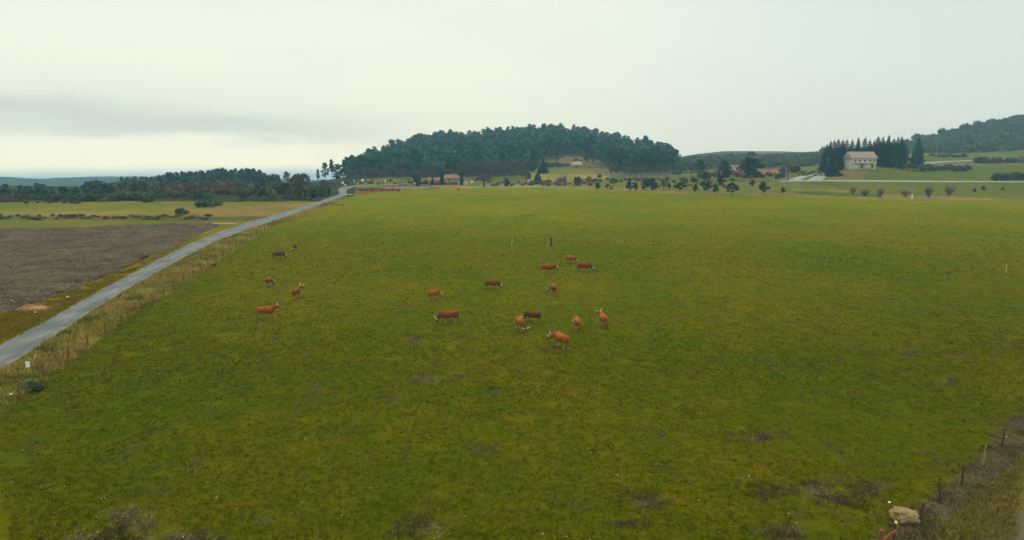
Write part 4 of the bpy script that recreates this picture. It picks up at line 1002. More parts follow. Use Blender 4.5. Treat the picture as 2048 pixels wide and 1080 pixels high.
h1 = gable_house('stone_house', hp_ + Vector((0, 0, .2)), R(3), 12.8, 8.0, 5.2, 2.9, stone_m, greytile, .5,
    [('front', -4.6, 3.7, 1.2, 1.3), ('front', -2.2, 3.7, 1.2, 1.3), ('front', .4, 3.7, 1.2, 1.3), ('front', 3.0, 3.7, 1.2, 1.3), ('front', 5.2, 3.7, 1.0, 1.3), ('left', -.6, 3.4, 1.0, 1.2)],
    [('front', -1.0, 1.1, 1.2, 2.2), ('front', 4.2, 1.1, 1.4, 2.2)])
tag(h1, 'two storey stone house with pale brown gable roof among tall spruces', 'house')
m = MB()                                 # white band and veranda panels along its ground floor
for u, w_ in ((-4.4, 3.0), (1.9, 2.6)): m.box(u, -4.04, 1.0, w_, .12, 1.9)
m.build('ground_floor_panel', plaster, h1)
m = MB(); m.box(-1.2, -4.7, 2.55, 9.5, 1.3, .14)
for u in (-5.7, -2.6, .4, 3.3): m.box(u, -5.2, 1.2, .16, .16, 2.56)
m.build('veranda', concrete, h1)
q = hit(1731, 337.5); place(cyp, used, q, 4.2, 2.0, 6, 2.6, 'dark clipped cypress against the front of the stone house', 'tree')
for i, (px_, py_) in enumerate([(1715, 338.2), (1719, 338), (1739, 337), (1744, 336.8)]):
    q = hit(px_, py_); bush(dry, q, 1.0, 1.6, 'low pale garden bush before the stone house', 'garden bushes before the stone house')
hp_ = at(902, 362)
h2 = gable_house('salmon_house', hp_ + Vector((0, 0, .1)), R(10), 8.2, 7.0, 2.5, 1.7, salmon, tile, .5, [('front', -3.0, 1.5, .9, 1.1), ('front', 0.2, 1.5, .9, 1.1), ('front', 3.0, 1.5, .9, 1.1), ('left', 0, 1.5, 1.0, 1.1)], [('front', -1.4, 1.1, 1.0, 2.1)], (1.5, .6), .35)
tag(h2, 'salmon walled house with clay tiled hipped roof behind a dark garden wall', 'house')
h3 = gable_house('garden_shed', at(866, 360, .1), R(14), 6.5, 4.2, 1.7, 1.0, salmon, tile, .4, [('front', 1.2, 1.1, .8, .7)], [('front', -1.2, .8, .9, 1.6)])
tag(h3, 'low salmon outbuilding with clay tiled roof left of the salmon house', 'outbuilding')
h4 = gable_house('farmhouse', at(1155, 500, .2), R(-6), 6.6, 6.0, 1.9, 1.9, pmat('drab_plaster', (0.26, 0.22, 0.16)), pmat('sandy_tile', (0.30, 0.22, 0.14), .9, .2, 1.5), .7, [('front', -2.1, 1.2, .9, .8), ('front', 2.1, 1.2, .9, .8)], [('front', 0, .9, .9, 1.7)], None, .3)
tag(h4, 'low house with sandy hipped roof at the top of the golden clearing', 'house')
h5 = gable_house('farmhouse', at(1472, 462, -.6), R(4), 7, 5.5, 2.4, 1.3, plaster, tile, .5, [('front', -3, 1.5, 1.0, 1.0), ('front', 3, 1.5, 1.0, 1.0)], [('front', 0, 1.1, 1.0, 2.0)])
tag(h5, 'low building with reddish roof half hidden by dark evergreens', 'house')
# garden wall of the salmon house
def wall(name, a, b_, h_, th, mat, label, cat='wall'):
    root = empty(name, a); d = b_ - a; n = max(2, int(d.length / 3)); m = MB(); cp = MB()
    for i in range(n):
        p, q_ = a.lerp(b_, i / n), a.lerp(b_, (i + 1) / n); c_ = (p + q_) / 2 - a; rz = math.atan2(d.y, d.x); L = (q_ - p).length
        zz = H((p.x + q_.x) / 2, (p.y + q_.y) / 2) - a.z
        m.box(c_.x, c_.y, zz + h_ / 2 - .3, L - .002, th, h_ + .6, rz); cp.box(c_.x, c_.y, zz + h_ + .05, L - .002, th + .1, .1, rz)
    m.build('wall_face', mat, root); cp.build('coping', concrete, root); tag(root, label, cat); return root
wall('garden_wall', hit(858, 370), hit(915, 369.6), 1.5, .3, pmat('slate_wall', (0.075, 0.085, 0.10), .9, .25, 2), 'dark slate garden wall in front of the salmon house')
wall('garden_wall', hit(916, 369.4), hit(936, 369.6), 1.7, .3, concrete, 'light grey garden wall right of the salmon house')

# ------------------------------------------------------------------ poles, signs, stakes
def pole(p, h_, r, label, cat='pole', arm=True, mat=concrete, nm='utility_pole'):
    root = empty(nm, p); m = MB(); m.tube([(0, 0, -.3), (0, 0, h_ * .5), (0, 0, h_)], [r, r * .85, r * .6], 8); m.build('shaft', mat, root)
    if arm: m = MB(); m.box(0, 0, h_ - .5, 1.6, .1, .12); [m.tube([(x_, 0, h_ - .44), (x_, 0, h_ - .24)], [.05, .04], 6) for x_ in (-.7, 0, .7)]; m.build('crossarm', mat, root)
    tag(root, label, cat); return root
for px, ty_, by_, lb in [(1547, 338, 362, 'pale utility pole left of the road junction'), (1571, 336, 363, 'thick pale utility pole before the bare poplars'), (1828, 306, 326, 'pale utility pole left of the lone conifer'), (1655, 318, 347, 'pale pole before the spruces beside the road bend'),
                         (858, 360, 371, 'thin pale pole at the left end of the garden wall'), (896, 362, 370, 'thin pale pole before the salmon house'), (1442, 341, 356, 'thin pale pole before the middle dark evergreen'), (757, 354, 370, 'thin grey pole before a purple leafless tree')]:
    p = hit(px, by_); pole(p, (by_ - ty_) * mpp(p), .16, lb)
p = at(1873, 480); pole(p, z_at(266, 480) - p.z, .10, 'tall thin pylon pole on the hazy right hill', arm=True, mat=metal)
p = at(1412, 820); pole(p, z_at(297, 820) - p.z, .2, 'faint mast on the left end of the brown ridge', arm=False, mat=metal, nm='mast')
def sign(p, h_, wd, ht, label, disc=False, back=False):
    root = empty('road_sign', p); m = MB(); m.tube([(0, .04, -.2), (0, .04, h_)], [.04, .04], 8); m.build('post', metal, root)
    m = MB()
    if disc: m.tube([(0, -.01, h_ - wd / 2), (0, -.04, h_ - wd / 2)], [wd / 2, wd / 2], 20)
    else: m.box(0, -.03, h_ - ht / 2, wd, .03, ht)
    m.build('panel', white_m, root); tag(root, label, 'sign'); return root
for px, by_, hp, wp, hh_, lb, ds in [(686, 375, 12, 4.2, 4.5, 'white road sign at the bend, left of two', False), (691, 376, 8, 3.2, 3.5, 'lower white road sign at the bend, right of two', False), (708, 369, 9, 2.6, 3, 'small white sign in the dry grass beyond the bend', False), (725, 371, 13, 5.2, 4, 'oval white road sign beside a small bush', True),
                                     (771, 370, 11, 2.4, 6, 'tall narrow white sign under the purple leafless tree', False), (827, 371, 12, 2.6, 2.6, 'upper round white sign beside the dark bushy tree', True), (829, 372.5, 8, 2.8, 4.0, 'white marker beside the dark bushy tree', False), (944, 372, 10, 5.2, 3, 'white rectangular board right of the garden wall', False)]:
    p = hit(px, by_); k = mpp(p); sign(p, hp * k, wp * k, hh_ * k, lb, ds)
p = hit(58, 748)
root = empty('marker_post', p, R(20)); m = MB(); m.tube([(0, 0, -.1), (0, 0, .62)], [.03, .03], 8); m.build('post', metal, root); m = MB(); m.box(0, -.05, .72, .26, .03, .42); m.build('panel', white_m, root)
tag(root, 'small white roadside marker plate on a short post by the near fence', 'sign')
p = hit(1824, 398); root = empty('marker_post', p); m = MB(); m.tube([(0, 0, -.2), (0, 0, 1.5)], [.18, .15], 8); m.build('shaft', white_m, root); m = MB(); m.tube([(0, 0, 1.5), (0, 0, 1.62)], [.16, .09], 8); m.build('cap', white_m, root); tag(root, 'white stub post at the far right edge of the meadow', 'post')
pale = pmat('pale_stake_wood', (0.50, 0.44, 0.30), .9, .15, 4)
def stake(p, h_, lean, label, r=.03, mat=None):
    m = MB(); m.tube([(0, 0, -.15), (lean * .5, 0, h_ * .5), (lean, 0, h_)], [r, r * .95, r * .8], 7); o = m.build('stake', mat or pale); o.location = p; tag(o, label, 'stake'); return o
stake(hit(1023, 491), 1.25, .16, 'pale thin stake standing in the meadow left of the person', .05)
stake(hit(2011, 546), 1.15, .05, 'pale thin stake alone in the right of the meadow', .04)
# vehicle near the road end
p = hit(806, 371.5); root = empty('parked_car', p, R(8)); blue = pmat('grey_blue_paint', (0.16, 0.21, 0.27), .35, .05, 1, spec=.5)
prof2 = [(-2.0, .35), (-2.05, .75), (-1.85, 1.0), (-1.35, 1.08), (-.9, 1.5), (.8, 1.52), (1.25, 1.08), (1.95, .98), (2.08, .7), (2.02, .35)]
m = MB(); n_ = len(prof2); m.add([(a, s_ * (.84 if z_ < 1.2 else .68), z_) for s_ in (-1, 1) for a, z_ in prof2], [tuple(range(n_)), tuple(range(2 * n_ - 1, n_ - 1, -1))] + [(i, n_ + i, n_ + (i + 1) % n_, (i + 1) % n_) for i in range(n_)]); m.build('body', blue, root)
m = MB(); [m.add([(-1.15, s_ * .82, 1.1), (1.05, s_ * .82, 1.1), (.75, s_ * .72, 1.45), (-.85, s_ * .72, 1.45)], [(0, 1, 2, 3)]) for s_ in (-1, 1)]; m.build('window', dark_glass, root)
for x_ in (-1.3, 1.3):
    for s_ in (-1, 1): m = MB(); m.tube([(x_, s_ * .68, .32), (x_, s_ * .9, .32)], [.32, .32], 14); m.build('wheel', pmat('tyre', (.02, .02, .02)), root)
tag(root, 'small grey blue car parked behind bare bushes near the road end', 'car')

# ------------------------------------------------------------------ fences
wire_m = pmat('rusty_wire', (0.12, 0.085, 0.06), .7, .2, 5)
def fence(name, bases, heights, label, mat, r=.075, wires=(.35, .65, .92)):
    org = bases[0].copy(); root = empty(name, org); tops = []
    for p, h_ in zip(bases, heights):
        lx, ly = random.gauss(0, .05), random.gauss(0, .05); q = p - org; m = MB()
        m.tube([q + Vector((0, 0, -.2)), q + Vector((lx * .5, ly * .5, h_ * .5)), q + Vector((lx, ly, h_ - .02)), q + Vector((lx, ly, h_))], [r, r * .98, r * .9, r * .7], 7); m.build('post', mat, root, False); tops.append((q, lx, ly, h_))
    m = MB()
    for wz in wires:
        m.tube([q + Vector((lx * wz, ly * wz - r, h_ * wz)) for q, lx, ly, h_ in tops], [.0032] * len(tops), 4)
    m.build('wire', wire_m, root); tag(root, label, 'fence'); return root
post_m = pmat('brown_post', (0.19, 0.080, 0.026), .95, .35, 5)
PB = [(-30, 860), (40, 800), (88, 757), (137, 722), (177, 695), (211, 668), (243, 652), (258, 643), (272, 628), (284, 624), (306, 609), (327, 594), (349, 579), (368, 566), (387, 554), (404, 545), (416, 537), (432, 526), (447, 515), (461, 504), (473, 494), (483, 490), (494, 482), (504, 478), (513, 471), (521.5, 466), (530, 463), (537, 456), (542, 454), (546, 452), (549, 451), (555, 449), (561.5, 447), (567, 445), (573.6, 444), (579, 442), (585, 440.6), (592, 437), (599, 435), (605, 434), (610, 433), (614.6, 431), (622, 428), (627, 426), (633, 423), (638, 421), (643, 418), (649, 415), (655, 412.5), (661, 410), (667, 407.5), (674, 405), (681, 402), (688, 399), (695, 396.5)]
fence('roadside_fence', [hit(*p) for p in PB], [random.choice([.95, 1.05, 1.1, 1.15, 1.2]) for _ in PB], 'long roadside fence of brown wooden posts and thin wire along the left of the meadow', post_m)
RB = [(1787, 1096), (1838, 1048), (1880, 1005), (1923, 970), (2003, 893), (2062, 838)]
fence('near_fence', [hit(*p) for p in RB], [1.05, 1.0, .95, .95, 1.05, 1.0], 'short fence of dark wooden posts on bare soil in the near right corner', pmat('dark_post', (0.075, 0.042, 0.022), .95, .35, 5), .05, (.5, .9))
stake(hit(1966, 930), 1.1, .03, 'pale straight stake between the dark posts in the near right corner', .03, pmat('tan_stake', (0.30, 0.23, 0.10), .9, .15, 4))
m = MB(); m.tube([(0, 0, 0), (0, 0, .07), (0, 0, .09)], [.062, .062, .045], 8); cap = m.build('post_cap', pmat('yellow_plastic', (0.65, 0.52, 0.06), .5, .05, 3)); q = hit(1787, 1096); cap.location = q + Vector((0, 0, 1.06)); tag(cap, 'yellow cap on the nearest dark fence post', 'cap')
rust = pmat('red_rusty_pipe', (0.20, 0.062, 0.026), .8, .3, 8)
m = MB(); q = hit(1757, 1112); m.tube([(0, 0, -.2), (.02, 0, .55), (.03, .02, 1.08)], [.075, .075, .07], 9); m.tube([(.03, .02, 1.08), (.03, .02, 1.1)], [.08, .06], 9); o = m.build('pipe_post', rust); o.location = q; tag(o, 'upright red rusty pipe post at the bottom edge beside the boulder', 'post')
m = MB(); m.tube([(-.45, -.1, .55), (.0, 0, .83), (.28, .05, 1.0)], [.065, .065, .06], 9); o2 = m.build('pipe_brace', rust); o2.location = hit(1775, 1110); tag(o2, 'slanting orange red pipe leaning on the nearest fence post', 'pipe')

# boulder
bm = bmesh.new(); bmesh.ops.create_icosphere(bm, subdivisions=5, radius=1.0)
from mathutils import noise as mn
for v in bm.verts:
    d = v.co.normalized(); k = 1 + .22 * mn.noise(d * 1.3 + Vector((3, 1, 7))) + .13 * mn.noise(d * 3.1) + .06 * mn.noise(d * 7) - .05 * max(0, 1 - abs(mn.noise(d * 2.4 + Vector((9, 2, 4)))) * 14)
    v.co = Vector((d.x * .60, d.y * .45, d.z * .40)) * k
    if v.co.z > .24: v.co.z = .24 + (v.co.z - .24) * .35
me = bpy.data.meshes.new('boulder'); bm.to_mesh(me); bm.free(); me.polygons.foreach_set('use_smooth', [True] * len(me.polygons))
rm_ = bpy.data.materials.new('lichen_granite'); rm_.use_nodes = True; t = NT(rm_.node_tree); b = t.n['Principled BSDF']; b.inputs['Roughness'].default_value = .95
co = t.node('ShaderNodeTexCoord').outputs['Object']
cc = t.mix(t.mr(t.noise(co, 2.2, 6, .65), .38, .62), (0.19, 0.105, 0.028), (0.29, 0.205, 0.095)); cc = t.mix(t.mr(t.noise(co, 7, 6, .7), .52, .68, 0, .8), cc, (0.11, 0.085, 0.05)); cc = t.mix(t.mr(t.noise(co, 3.4, 4, .6), .62, .7, 0, .7), cc, (0.28, 0.13, 0.03))
t.l.new(cc, b.inputs['Base Color']); bn = t.node('ShaderNodeBump'); bn.inputs['Strength'].default_value = .7; bn.inputs['Distance'].default_value = .04; t.l.new(t.noise(co, 9, 8, .7), bn.inputs['Height']); t.l.new(bn.outputs[0], b.inputs['Normal'])
me.materials.append(rm_); o = bpy.data.objects.new('boulder', me); col.objects.link(o); o.location = hit(1812, 1044) + Vector((0, .1, .20)); o.rotation_euler = (0, R(6), R(-8)); tag(o, 'big tan lichen stained boulder beside a fence post in the near right corner', 'boulder')
# heap of sandy soil and rubble beside the ploughed field
bm = bmesh.new(); bmesh.ops.create_grid(bm, x_segments=40, y_segments=30, size=1)
for v in bm.verts:
    x_, y_ = v.co.x, v.co.y; r_ = math.hypot(x_, y_); v.co = Vector((x_ * 2.2 * (1 + .3 * mn.noise(Vector((x_ * 2, y_ * 2, 5)))), y_ * 1.2, max(-.08, .5 * (1 - r_ ** 1.3) - .12 + .45 * (1.1 - r_) * mn.noise(Vector((x_ * 3.5, y_ * 3.5, 1))))))
me = bpy.data.meshes.new('soil_heap'); bm.to_mesh(me); bm.free(); me.materials.append(pmat('sandy_soil', (0.24, 0.135, 0.06), 1, .55, 1.8, .9, 4)); me.polygons.foreach_set('use_smooth', [True] * len(me.polygons))
o = bpy.data.objects.new('soil_heap', me); col.objects.link(o); o.location = hit(66, 618) + Vector((0, 0, .02)); tag(o, 'heap of orange sandy soil at the corner of the ploughed field', 'soil heap')
for px, py, s_, lb in [(71, 626, .14, 'white stone at the foot of the sandy soil heap'), (135, 595, .16, 'white stone on the verge right of the sandy soil heap'), (22, 790, .12, 'white stone in the near verge grass below the marker plate'), (1779, 1006, .07, 'small white stone in the grass left of the boulder')]:
    m = MB(); m.ball((0, 0, s_ * .4), (s_, s_ * .8, s_ * .6), 8, 6); m.v = [(x_ * (1 + random.uniform(-.15, .15)), y_, z_) for x_, y_, z_ in m.v]; o = m.build('stone', white_m); o.location = hit(px, py); tag(o, lb, 'stone')
for px, py, w_ in [(62, 775, 1.5), (427, 533, .9), (75, 782, 1.0)]:
    bush(gorse if px != 427 else dry, hit(px, py), .5, w_, {62: 'dark weedy bush at the near end of the roadside fence', 75: 'small dark bush right of the weedy one by the near fence', 427: 'small tan bush at a fence post halfway along the roadside fence'}[px])

# ------------------------------------------------------------------ cattle
def remesh(mb, name, vox, smooth=3):
    o = mb.build(name + '_rough', None); md = o.modifiers.new('r', 'REMESH'); md.mode = 'VOXEL'; md.voxel_size = vox
    ms = o.modifiers.new('s', 'SMOOTH'); ms.iterations = smooth; ms.factor = .5
    dg = bpy.context.evaluated_depsgraph_get(); me = bpy.data.meshes.new_from_object(o.evaluated_get(dg)); me.name = name
    old = o.data; bpy.data.objects.remove(o); bpy.data.meshes.remove(old)
    me.polygons.foreach_set('use_smooth', [True] * len(me.polygons)); return me
coats = {'orange': (0.29, 0.078, 0.007), 'red': (0.215, 0.055, 0.010), 'brown': (0.165, 0.045, 0.011), 'dark': (0.115, 0.036, 0.011)}
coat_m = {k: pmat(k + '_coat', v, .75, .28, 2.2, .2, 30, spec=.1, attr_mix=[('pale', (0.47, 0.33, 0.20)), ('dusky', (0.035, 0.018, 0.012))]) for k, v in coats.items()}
horn_m = pmat('ivory_horn', (0.72, 0.66, 0.50), .45, .1, 6, attr_mix=[('tip', (0.06, 0.05, 0.04))]); hoof_m = pmat('hoof', (.03, .025, .02), .6)
def make_cow(p, heading, coat, label, pose='graze', yaw=0.0, walk=.5, scale=1.0, calf=False, tailswing=.0):
    root = empty('cow', p, heading); m = MB()
    # trunk: a deep chest narrowing to the flank, hips wide behind
    m.tube([(-.95, 0, 1.14), (-.86, 0, 1.10), (-.66, 0, 1.08), (-.36, 0, 1.03), (-.02, 0, .99), (.30, 0, .99), (.55, 0, 1.03), (.74, 0, 1.08), (.86, 0, 1.10)],
           [(.10, .12), (.22, .22), (.29, .29), (.34, .36), (.39, .40), (.36, .41), (.26, .365), (.18, .27), (.10, .15)], 16)
    m.tube([(-.75, 0, 1.30), (-.35, 0, 1.31), (.1, 0, 1.31), (.48, 0, 1.36), (.66, 0, 1.32)], [.08, .11, .11, .10, .07], 10)   # topline and withers
    for s_ in (-1, 1):                          # hip bones and thighs, hocks behind; shoulders and knees in front
        ph = walk * (.22 if s_ > 0 else -.20)
        m.ball((-.72, s_ * .19, 1.24), (.14, .10, .10)); m.ball((-.74, s_ * .17, .98), (.24, .13, .30)); m.ball((.50, s_ * .20, 1.02), (.20, .10, .30))
        m.tube([(-.74, s_ * .18, .95), (-.70 + ph * .4, s_ * .18, .70), (-.86 + ph * .7, s_ * .17, .46), (-.80 + ph, s_ * .17, .20), (-.78 + ph, s_ * .17, .07), (-.76 + ph, s_ * .17, .0)],
               [(.12, .19), (.085, .12), (.052, .07), (.045, .05), (.05, .055), (.06, .065)], 10)
        pf = -walk * (.20 if s_ > 0 else -.22)
        m.tube([(.50, s_ * .19, .95), (.50 + pf * .3, s_ * .17, .72), (.52 + pf * .6, s_ * .16, .44), (.50 + pf, s_ * .16, .20), (.51 + pf, s_ * .16, .07), (.53 + pf, s_ * .16, .0)],
               [(.10, .15), (.075, .085), (.058, .06), (.044, .046), (.05, .052), (.058, .062)], 10)
    # neck and head
    yv = yaw; base = Vector((.66, 0, 1.16))
    if pose == 'graze': N_ = [(0, 0), (.24, -.16), (.44, -.42), (.56, -.64)]; hd = Vector((.38, 0, -.92)); 
    elif pose == 'low': N_ = [(0, 0), (.28, -.06), (.52, -.20), (.68, -.32)]; hd = Vector((.70, 0, -.71))
    else: N_ = [(0, .02), (.24, .10), (.42, .19), (.53, .25)]; hd = Vector((.86, 0, -.50))
    pts = [base + Matrix.Rotation(yv * min(1, .35 + i * .3), 3, 'Z') @ Vector((a, 0, b_)) for i, (a, b_) in enumerate(N_)]
    m.tube(pts, [(.19, .32), (.155, .26), (.13, .19), (.11, .13)], 12)
    rot_ = Matrix.Rotation(yv * 1.15, 3, 'Z'); hv = (rot_ @ hd).normalized(); side = (rot_ @ Vector((0, 1, 0))).normalized(); upv = side.cross(hv) * -1
    if upv.z < 0 and pose != 'graze': upv = -upv
    if pose == 'graze': upv = upv if (rot_.inverted() @ upv).x > 0 else -upv
    poll = pts[-1]; Lh = .46
    m.tube([poll - hv * .05, poll + hv * .08, poll + hv * .22, poll + hv * .36, poll + hv * Lh, poll + hv * (Lh + .03)], [(.08, .09), (.115, .125), (.10, .11), (.075, .08), (.075, .07), (.05, .045)], 12)
    for s_ in (-1, 1):
        m.tube([poll + side * s_ * .09 + hv * .02, poll + side * s_ * .20 + hv * .06 - upv * .02, poll + side * s_ * .29 + hv * .09 - upv * .04], [(.03, .04), (.03, .055), (.02, .02)], 8)   # ears
        m.ball(poll + hv * .17 + side * s_ * .085 + upv * .04, .028, 8, 6)
    m.tube([(.72, 0, .98), (.80, 0, .80), (.76, 0, .66)], [(.035, .12), (.03, .10), (.03, .04)], 8)      # dewlap and brisket
    m.ball((-.45, 0, .72), (.16, .13, .10))
    ts = tailswing
    m.tube([(-.93, 0, 1.30), (-1.02, ts * .1, 1.22), (-1.05, ts * .3, .95), (-1.03, ts * .6, .68), (-1.02, ts * .7, .50), (-1.01, ts * .72, .36)], [.04, .032, .026, .028, .045, .02], 8)
    me = remesh(m, 'body', .024, 2)
    co_ = np.empty(len(me.vertices) * 3, np.float32); me.vertices.foreach_get('co', co_); co_ = co_.reshape(-1, 3)
    z_ = co_[:, 2]; x_ = co_[:, 0]; isleg = (x_ < .62) & (x_ > -1.0)
    pale_ = np.clip((.60 - z_) / .22, 0, 1) * isleg * .8 * np.clip(.65 + .5 * (vnoise(co_[:, 0] * 10, co_[:, 2] * 10, 1.3, 61)), 0, 1)
    pale_[(x_ < -.97)] = 0
    muz = np.array(poll + hv * .46); dm = np.linalg.norm(co_ - muz, axis=1); pale_ = np.maximum(pale_, np.clip(1.3 - dm / .10, 0, .9))
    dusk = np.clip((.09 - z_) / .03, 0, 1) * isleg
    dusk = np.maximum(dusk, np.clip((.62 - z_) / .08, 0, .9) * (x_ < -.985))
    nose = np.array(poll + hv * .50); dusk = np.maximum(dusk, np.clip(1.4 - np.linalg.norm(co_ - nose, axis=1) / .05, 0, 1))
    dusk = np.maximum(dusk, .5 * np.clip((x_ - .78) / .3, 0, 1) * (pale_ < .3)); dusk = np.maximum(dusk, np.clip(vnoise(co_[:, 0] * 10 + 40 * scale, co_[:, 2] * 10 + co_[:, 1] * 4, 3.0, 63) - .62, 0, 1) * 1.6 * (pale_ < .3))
    if coat in ('dark', 'brown'): pale_ *= .45
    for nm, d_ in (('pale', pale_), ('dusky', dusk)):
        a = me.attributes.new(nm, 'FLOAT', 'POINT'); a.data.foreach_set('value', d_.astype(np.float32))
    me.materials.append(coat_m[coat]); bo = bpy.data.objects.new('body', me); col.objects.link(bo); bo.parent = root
    for s_ in (-1, 1):                          # long lyre horns: out, forward and up
        h_ = MB(); a0 = poll + side * s_ * .07 - hv * .02 + upv * .03; hl = .5 if calf else .84
        P_ = [a0, a0 + (side * s_ * .14 + upv * .02 - hv * .02) * hl, a0 + (side * s_ * .30 + upv * .10 - hv * .03) * hl, a0 + (side * s_ * .42 + upv * .25 - hv * .08) * hl, a0 + (side * s_ * .47 + upv * .38 - hv * .18) * hl, a0 + (side * s_ * .53 + upv * .46 - hv * .28) * hl]
        h_.tube(P_, [.042, .038, .032, .025, .017, .006], 9); ho = h_.build('horn', horn_m, root, True)
        tp = np.repeat([0, 0, 0, 0, .3, 1], 9).astype(np.float32); a = ho.data.attributes.new('tip', 'FLOAT', 'POINT'); a.data.foreach_set('value', tp)
    root.scale = (scale,) * 3; tag(root, label, 'cow', 'cattle grazing in the meadow'); return root
D = R
COWS = [ # column, feet row, heading, coat, pose, neck yaw, walk, scale, tail, label
 (591, 501, -95, 'brown', 'graze', -.5, .2, .92, 0, 'farthest brown cow of the left group, facing the camera with head down'),
 (557, 518, 2, 'dark', 'graze', .1, .6, .97, 0, 'dark brown cow grazing to the right, nearest the roadside fence'),
 (538, 573, 82, 'red', 'graze', -.75, .3, .95, .1, 'red cow seen from behind, head turned right, above the walking orange cow'),
 (594, 597, 68, 'red', 'up', -.45, .5, 1.0, .1, 'red cow seen from behind with dark head lifted to the right'),
 (533, 637, -8, 'orange', 'up', .05, 1.0, 1.0, 0, 'orange cow walking right with raised head and upright pale horns'),
 (868, 600, 58, 'orange', 'graze', -.7, .8, .97, .1, 'orange cow with pale legs seen from behind, standing apart in the middle'),
 (898, 647, 188, 'red', 'graze', .05, .8, 1.05, 0, 'red cow grazing to the left, lowest of the middle pair'),
 (984, 579, -12, 'brown', 'graze', .1, .4, .97, 0, 'dark red cow grazing to the right alone above the main group'),
 (1096, 547, -6, 'red', 'low', .1, .4, 1.05, 0, 'red cow facing right with white horns held low, below the person'),
 (1142, 526, -38, 'orange', 'graze', .1, .3, .9, 0, 'pale orange cow farthest back, partly behind a darker cow'),
 (1168, 544, -2, 'brown', 'graze', .05, .4, 1.05, 0, 'brown cow grazing right in front of a pale orange cow'),
 (1107, 589, 96, 'red', 'graze', .85, .2, 1.02, .0, 'red cow seen from behind with head and white horns low at its left'),
 (1041, 662, -72, 'orange', 'graze', .15, .4, 1.05, 0, 'bright orange cow facing the camera with white blaze and head down'),
 (1066, 645, 152, 'dark', 'graze', -.1, .6, .92, 0, 'dark brown cow grazing left behind a bright orange cow'),
 (1154, 661, 96, 'orange', 'graze', -.1, .6, 1.02, -.1, 'orange cow seen square from behind with its head hidden'),
 (1206, 653, 106, 'orange', 'up', .3, .8, 1.0, -.12, 'orange cow walking away with head up and horns above its back'),
 (1122, 697, 122, 'orange', 'low', .65, .5, 1.10, -.15, 'nearest and largest orange cow with long white horns low at its left')]
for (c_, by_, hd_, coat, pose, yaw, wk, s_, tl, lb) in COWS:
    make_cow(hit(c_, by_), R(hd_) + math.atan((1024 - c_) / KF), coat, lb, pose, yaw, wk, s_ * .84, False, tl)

# ------------------------------------------------------------------ person leaning on a stick
pp = hit(1102, 492); root = empty('person', pp, R(180))       # local +X is forward (towards the left of the picture)
cloth_d = pmat('black_jacket', (0.010, 0.010, 0.012), .85, .2, 8); cloth_t = pmat('black_trousers', (0.012, 0.012, 0.014), .85, .2, 8); skin = pmat('skin', (0.42, 0.26, 0.19), .55, .08, 10); hairm = pmat('dark_hair', (.015, .012, .01), .7, .2, 20)
m = MB()
m.ball((.20, 0, 1.62), (.095, .075, .115), 16, 12); m.ball((.22, 0, 1.56), (.07, .06, .07)); m.tube([(.12, 0, 1.40), (.17, 0, 1.52)], [.055, .052], 10)
m.tube([(.29, 0, 1.63), (.318, 0, 1.60), (.29, 0, 1.585)], [.012, .018, .012], 8)
for s_ in (-1, 1): m.ball((.20, s_ * .078, 1.61), (.022, .012, .032), 8, 6); m.ball((.283, s_ * .03, 1.635), (.012, .014, .010), 8, 6)
m.ball((.288, 0, 1.55), (.012, .026, .010), 8, 6)
def hand(m, o_, d, curl, s_):
    m.tube([o_, o_ + d * .05, o_ + d * .09], [(.022, .026), (.020, .042), (.016, .040)], 10)
    sd_ = Vector((0, 1, 0)); sd_ = (sd_ - d * sd_.dot(d)).normalized()
    for k, L in enumerate((.070, .080, .075, .058)):
        a = o_ + d * .085 + sd_ * (-.030 + k * .020); b_ = a + d * L * .5 + curl * L * .15; c_ = b_ + d * L * .25 + curl * L * .4
        m.tube([a, b_, c_], [.0095, .009, .0075], 7)
    a = o_ + d * .03 + sd_ * s_ * .035; m.tube([a, a + (d * .6 + sd_ * s_ * .6 + curl * .3).normalized() * .035, a + (d * .8 + sd_ * s_ * .4 + curl * .6).normalized() * .065], [.012, .011, .009], 7)
hR, hL = Vector((.36, -.10, 1.04)), Vector((.02, .27, .80))
m.tube([(.28, -.14, 1.08), hR], [.032, .027], 8); hand(m, hR, Vector((.75, .5, -.3)).normalized(), Vector((0, .6, -.8)), 1)
m.tube([(.04, .265, .88), hL], [.032, .027], 8); hand(m, hL, Vector((.1, 0, -1)).normalized(), Vector((.5, -.8, 0)), 1)
me = remesh(m, 'body', .007, 1); me.materials.append(skin); bo = bpy.data.objects.new('body', me); col.objects.link(bo); bo.parent = root
m = MB(); m.tube([(-.03, 0, .82), (-.02, 0, .95), (.02, 0, 1.10), (.06, 0, 1.25), (.10, 0, 1.38), (.125, 0, 1.46)], [(.19, .13), (.185, .125), (.18, .12), (.205, .125), (.19, .10), (.07, .065)], 16)
m.tube([(.09, -.18, 1.38), (.12, -.25, 1.20), (.17, -.24, 1.12), (.31, -.13, 1.065)], [.07, .062, .055, .043], 10); m.tube([(.09, .18, 1.38), (.05, .26, 1.12), (.04, .265, .87)], [.07, .06, .043], 10)
me = remesh(m, 'jacket', .014, 2); me.materials.append(cloth_d); o = bpy.data.objects.new('jacket', me); col.objects.link(o); o.parent = root
m = MB(); m.tube([(-.03, 0, .80), (-.03, 0, .92)], [(.17, .12), (.165, .115)], 14)
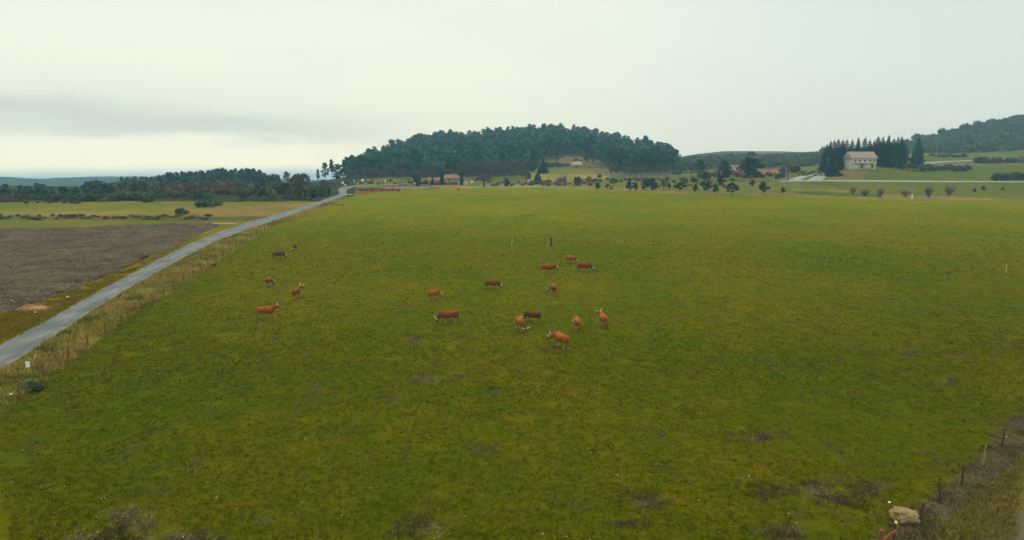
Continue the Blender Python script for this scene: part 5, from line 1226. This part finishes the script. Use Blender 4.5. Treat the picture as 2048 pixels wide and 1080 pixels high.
for s_, fx_ in ((-1, .10), (1, -.12)): m.tube([(-.03, s_ * .09, .88), (fx_ * .4 + .02, s_ * .095, .50), (fx_ - .02, s_ * .10, .08)], [(.095, .10), (.068, .072), (.055, .058)], 12)
me = remesh(m, 'trousers', .014, 2); me.materials.append(cloth_t); o = bpy.data.objects.new('trousers', me); col.objects.link(o); o.parent = root
for s_, fx_ in ((-1, .10), (1, -.12)): m = MB(); m.tube([(fx_ - .10, s_ * .10, .045), (fx_ - .02, s_ * .10, .06), (fx_ + .08, s_ * .10, .045), (fx_ + .17, s_ * .10, .03)], [(.035, .04), (.045, .06), (.045, .042), (.03, .025)], 10); m.build('shoe', cloth_t, root, True)
m = MB(); m.ball((.185, 0, 1.655), (.105, .085, .10), 14, 10); m.v = [v for v in m.v]; m.v = [(x_, y_, max(z_, 1.60 if x_ < .2 else 1.66)) for x_, y_, z_ in m.v]; m.build('hair', hairm, root, True)
tag(root, 'person in black clothes standing in the meadow behind the cattle, leaning forward on a stick', 'person')
sp = pp + Vector((-.44, .06, 0))
m = MB(); m.tube([(.02, 0, -.02), (.01, 0, .6), (0, 0, 1.22)], [.024, .022, .02], 8); o = m.build('walking_stick', pale); o.location = sp; tag(o, 'pale walking stick held upright by the person in black', 'stick')

# ------------------------------------------------------------------ haze
zmin, zmax = float(Z.min()) - 1.5, max(float(Z.max()) + 14, CAMH + 3)
m = MB(); xm = 3300; m.box(0, (2010 - 40) / 2, (zmin + zmax) / 2, 2 * xm, 2050, zmax - zmin)
hz_m = bpy.data.materials.new('haze_air'); hz_m.use_nodes = True; t = NT(hz_m.node_tree); t.n.clear()
ho_ = t.node('ShaderNodeOutputMaterial'); pv = t.node('ShaderNodeVolumePrincipled'); t.l.new(pv.outputs[0], ho_.inputs['Volume'])
pv.inputs['Color'].default_value = (0.36, 0.74, 1.0, 1); pv.inputs['Absorption Color'].default_value = (1, 1, 1, 1); pv.inputs['Density'].default_value = 0.00028
hz = m.build('haze', hz_m); tag(hz, 'pale blue mist thickening towards the far hills', 'haze', kind='stuff')
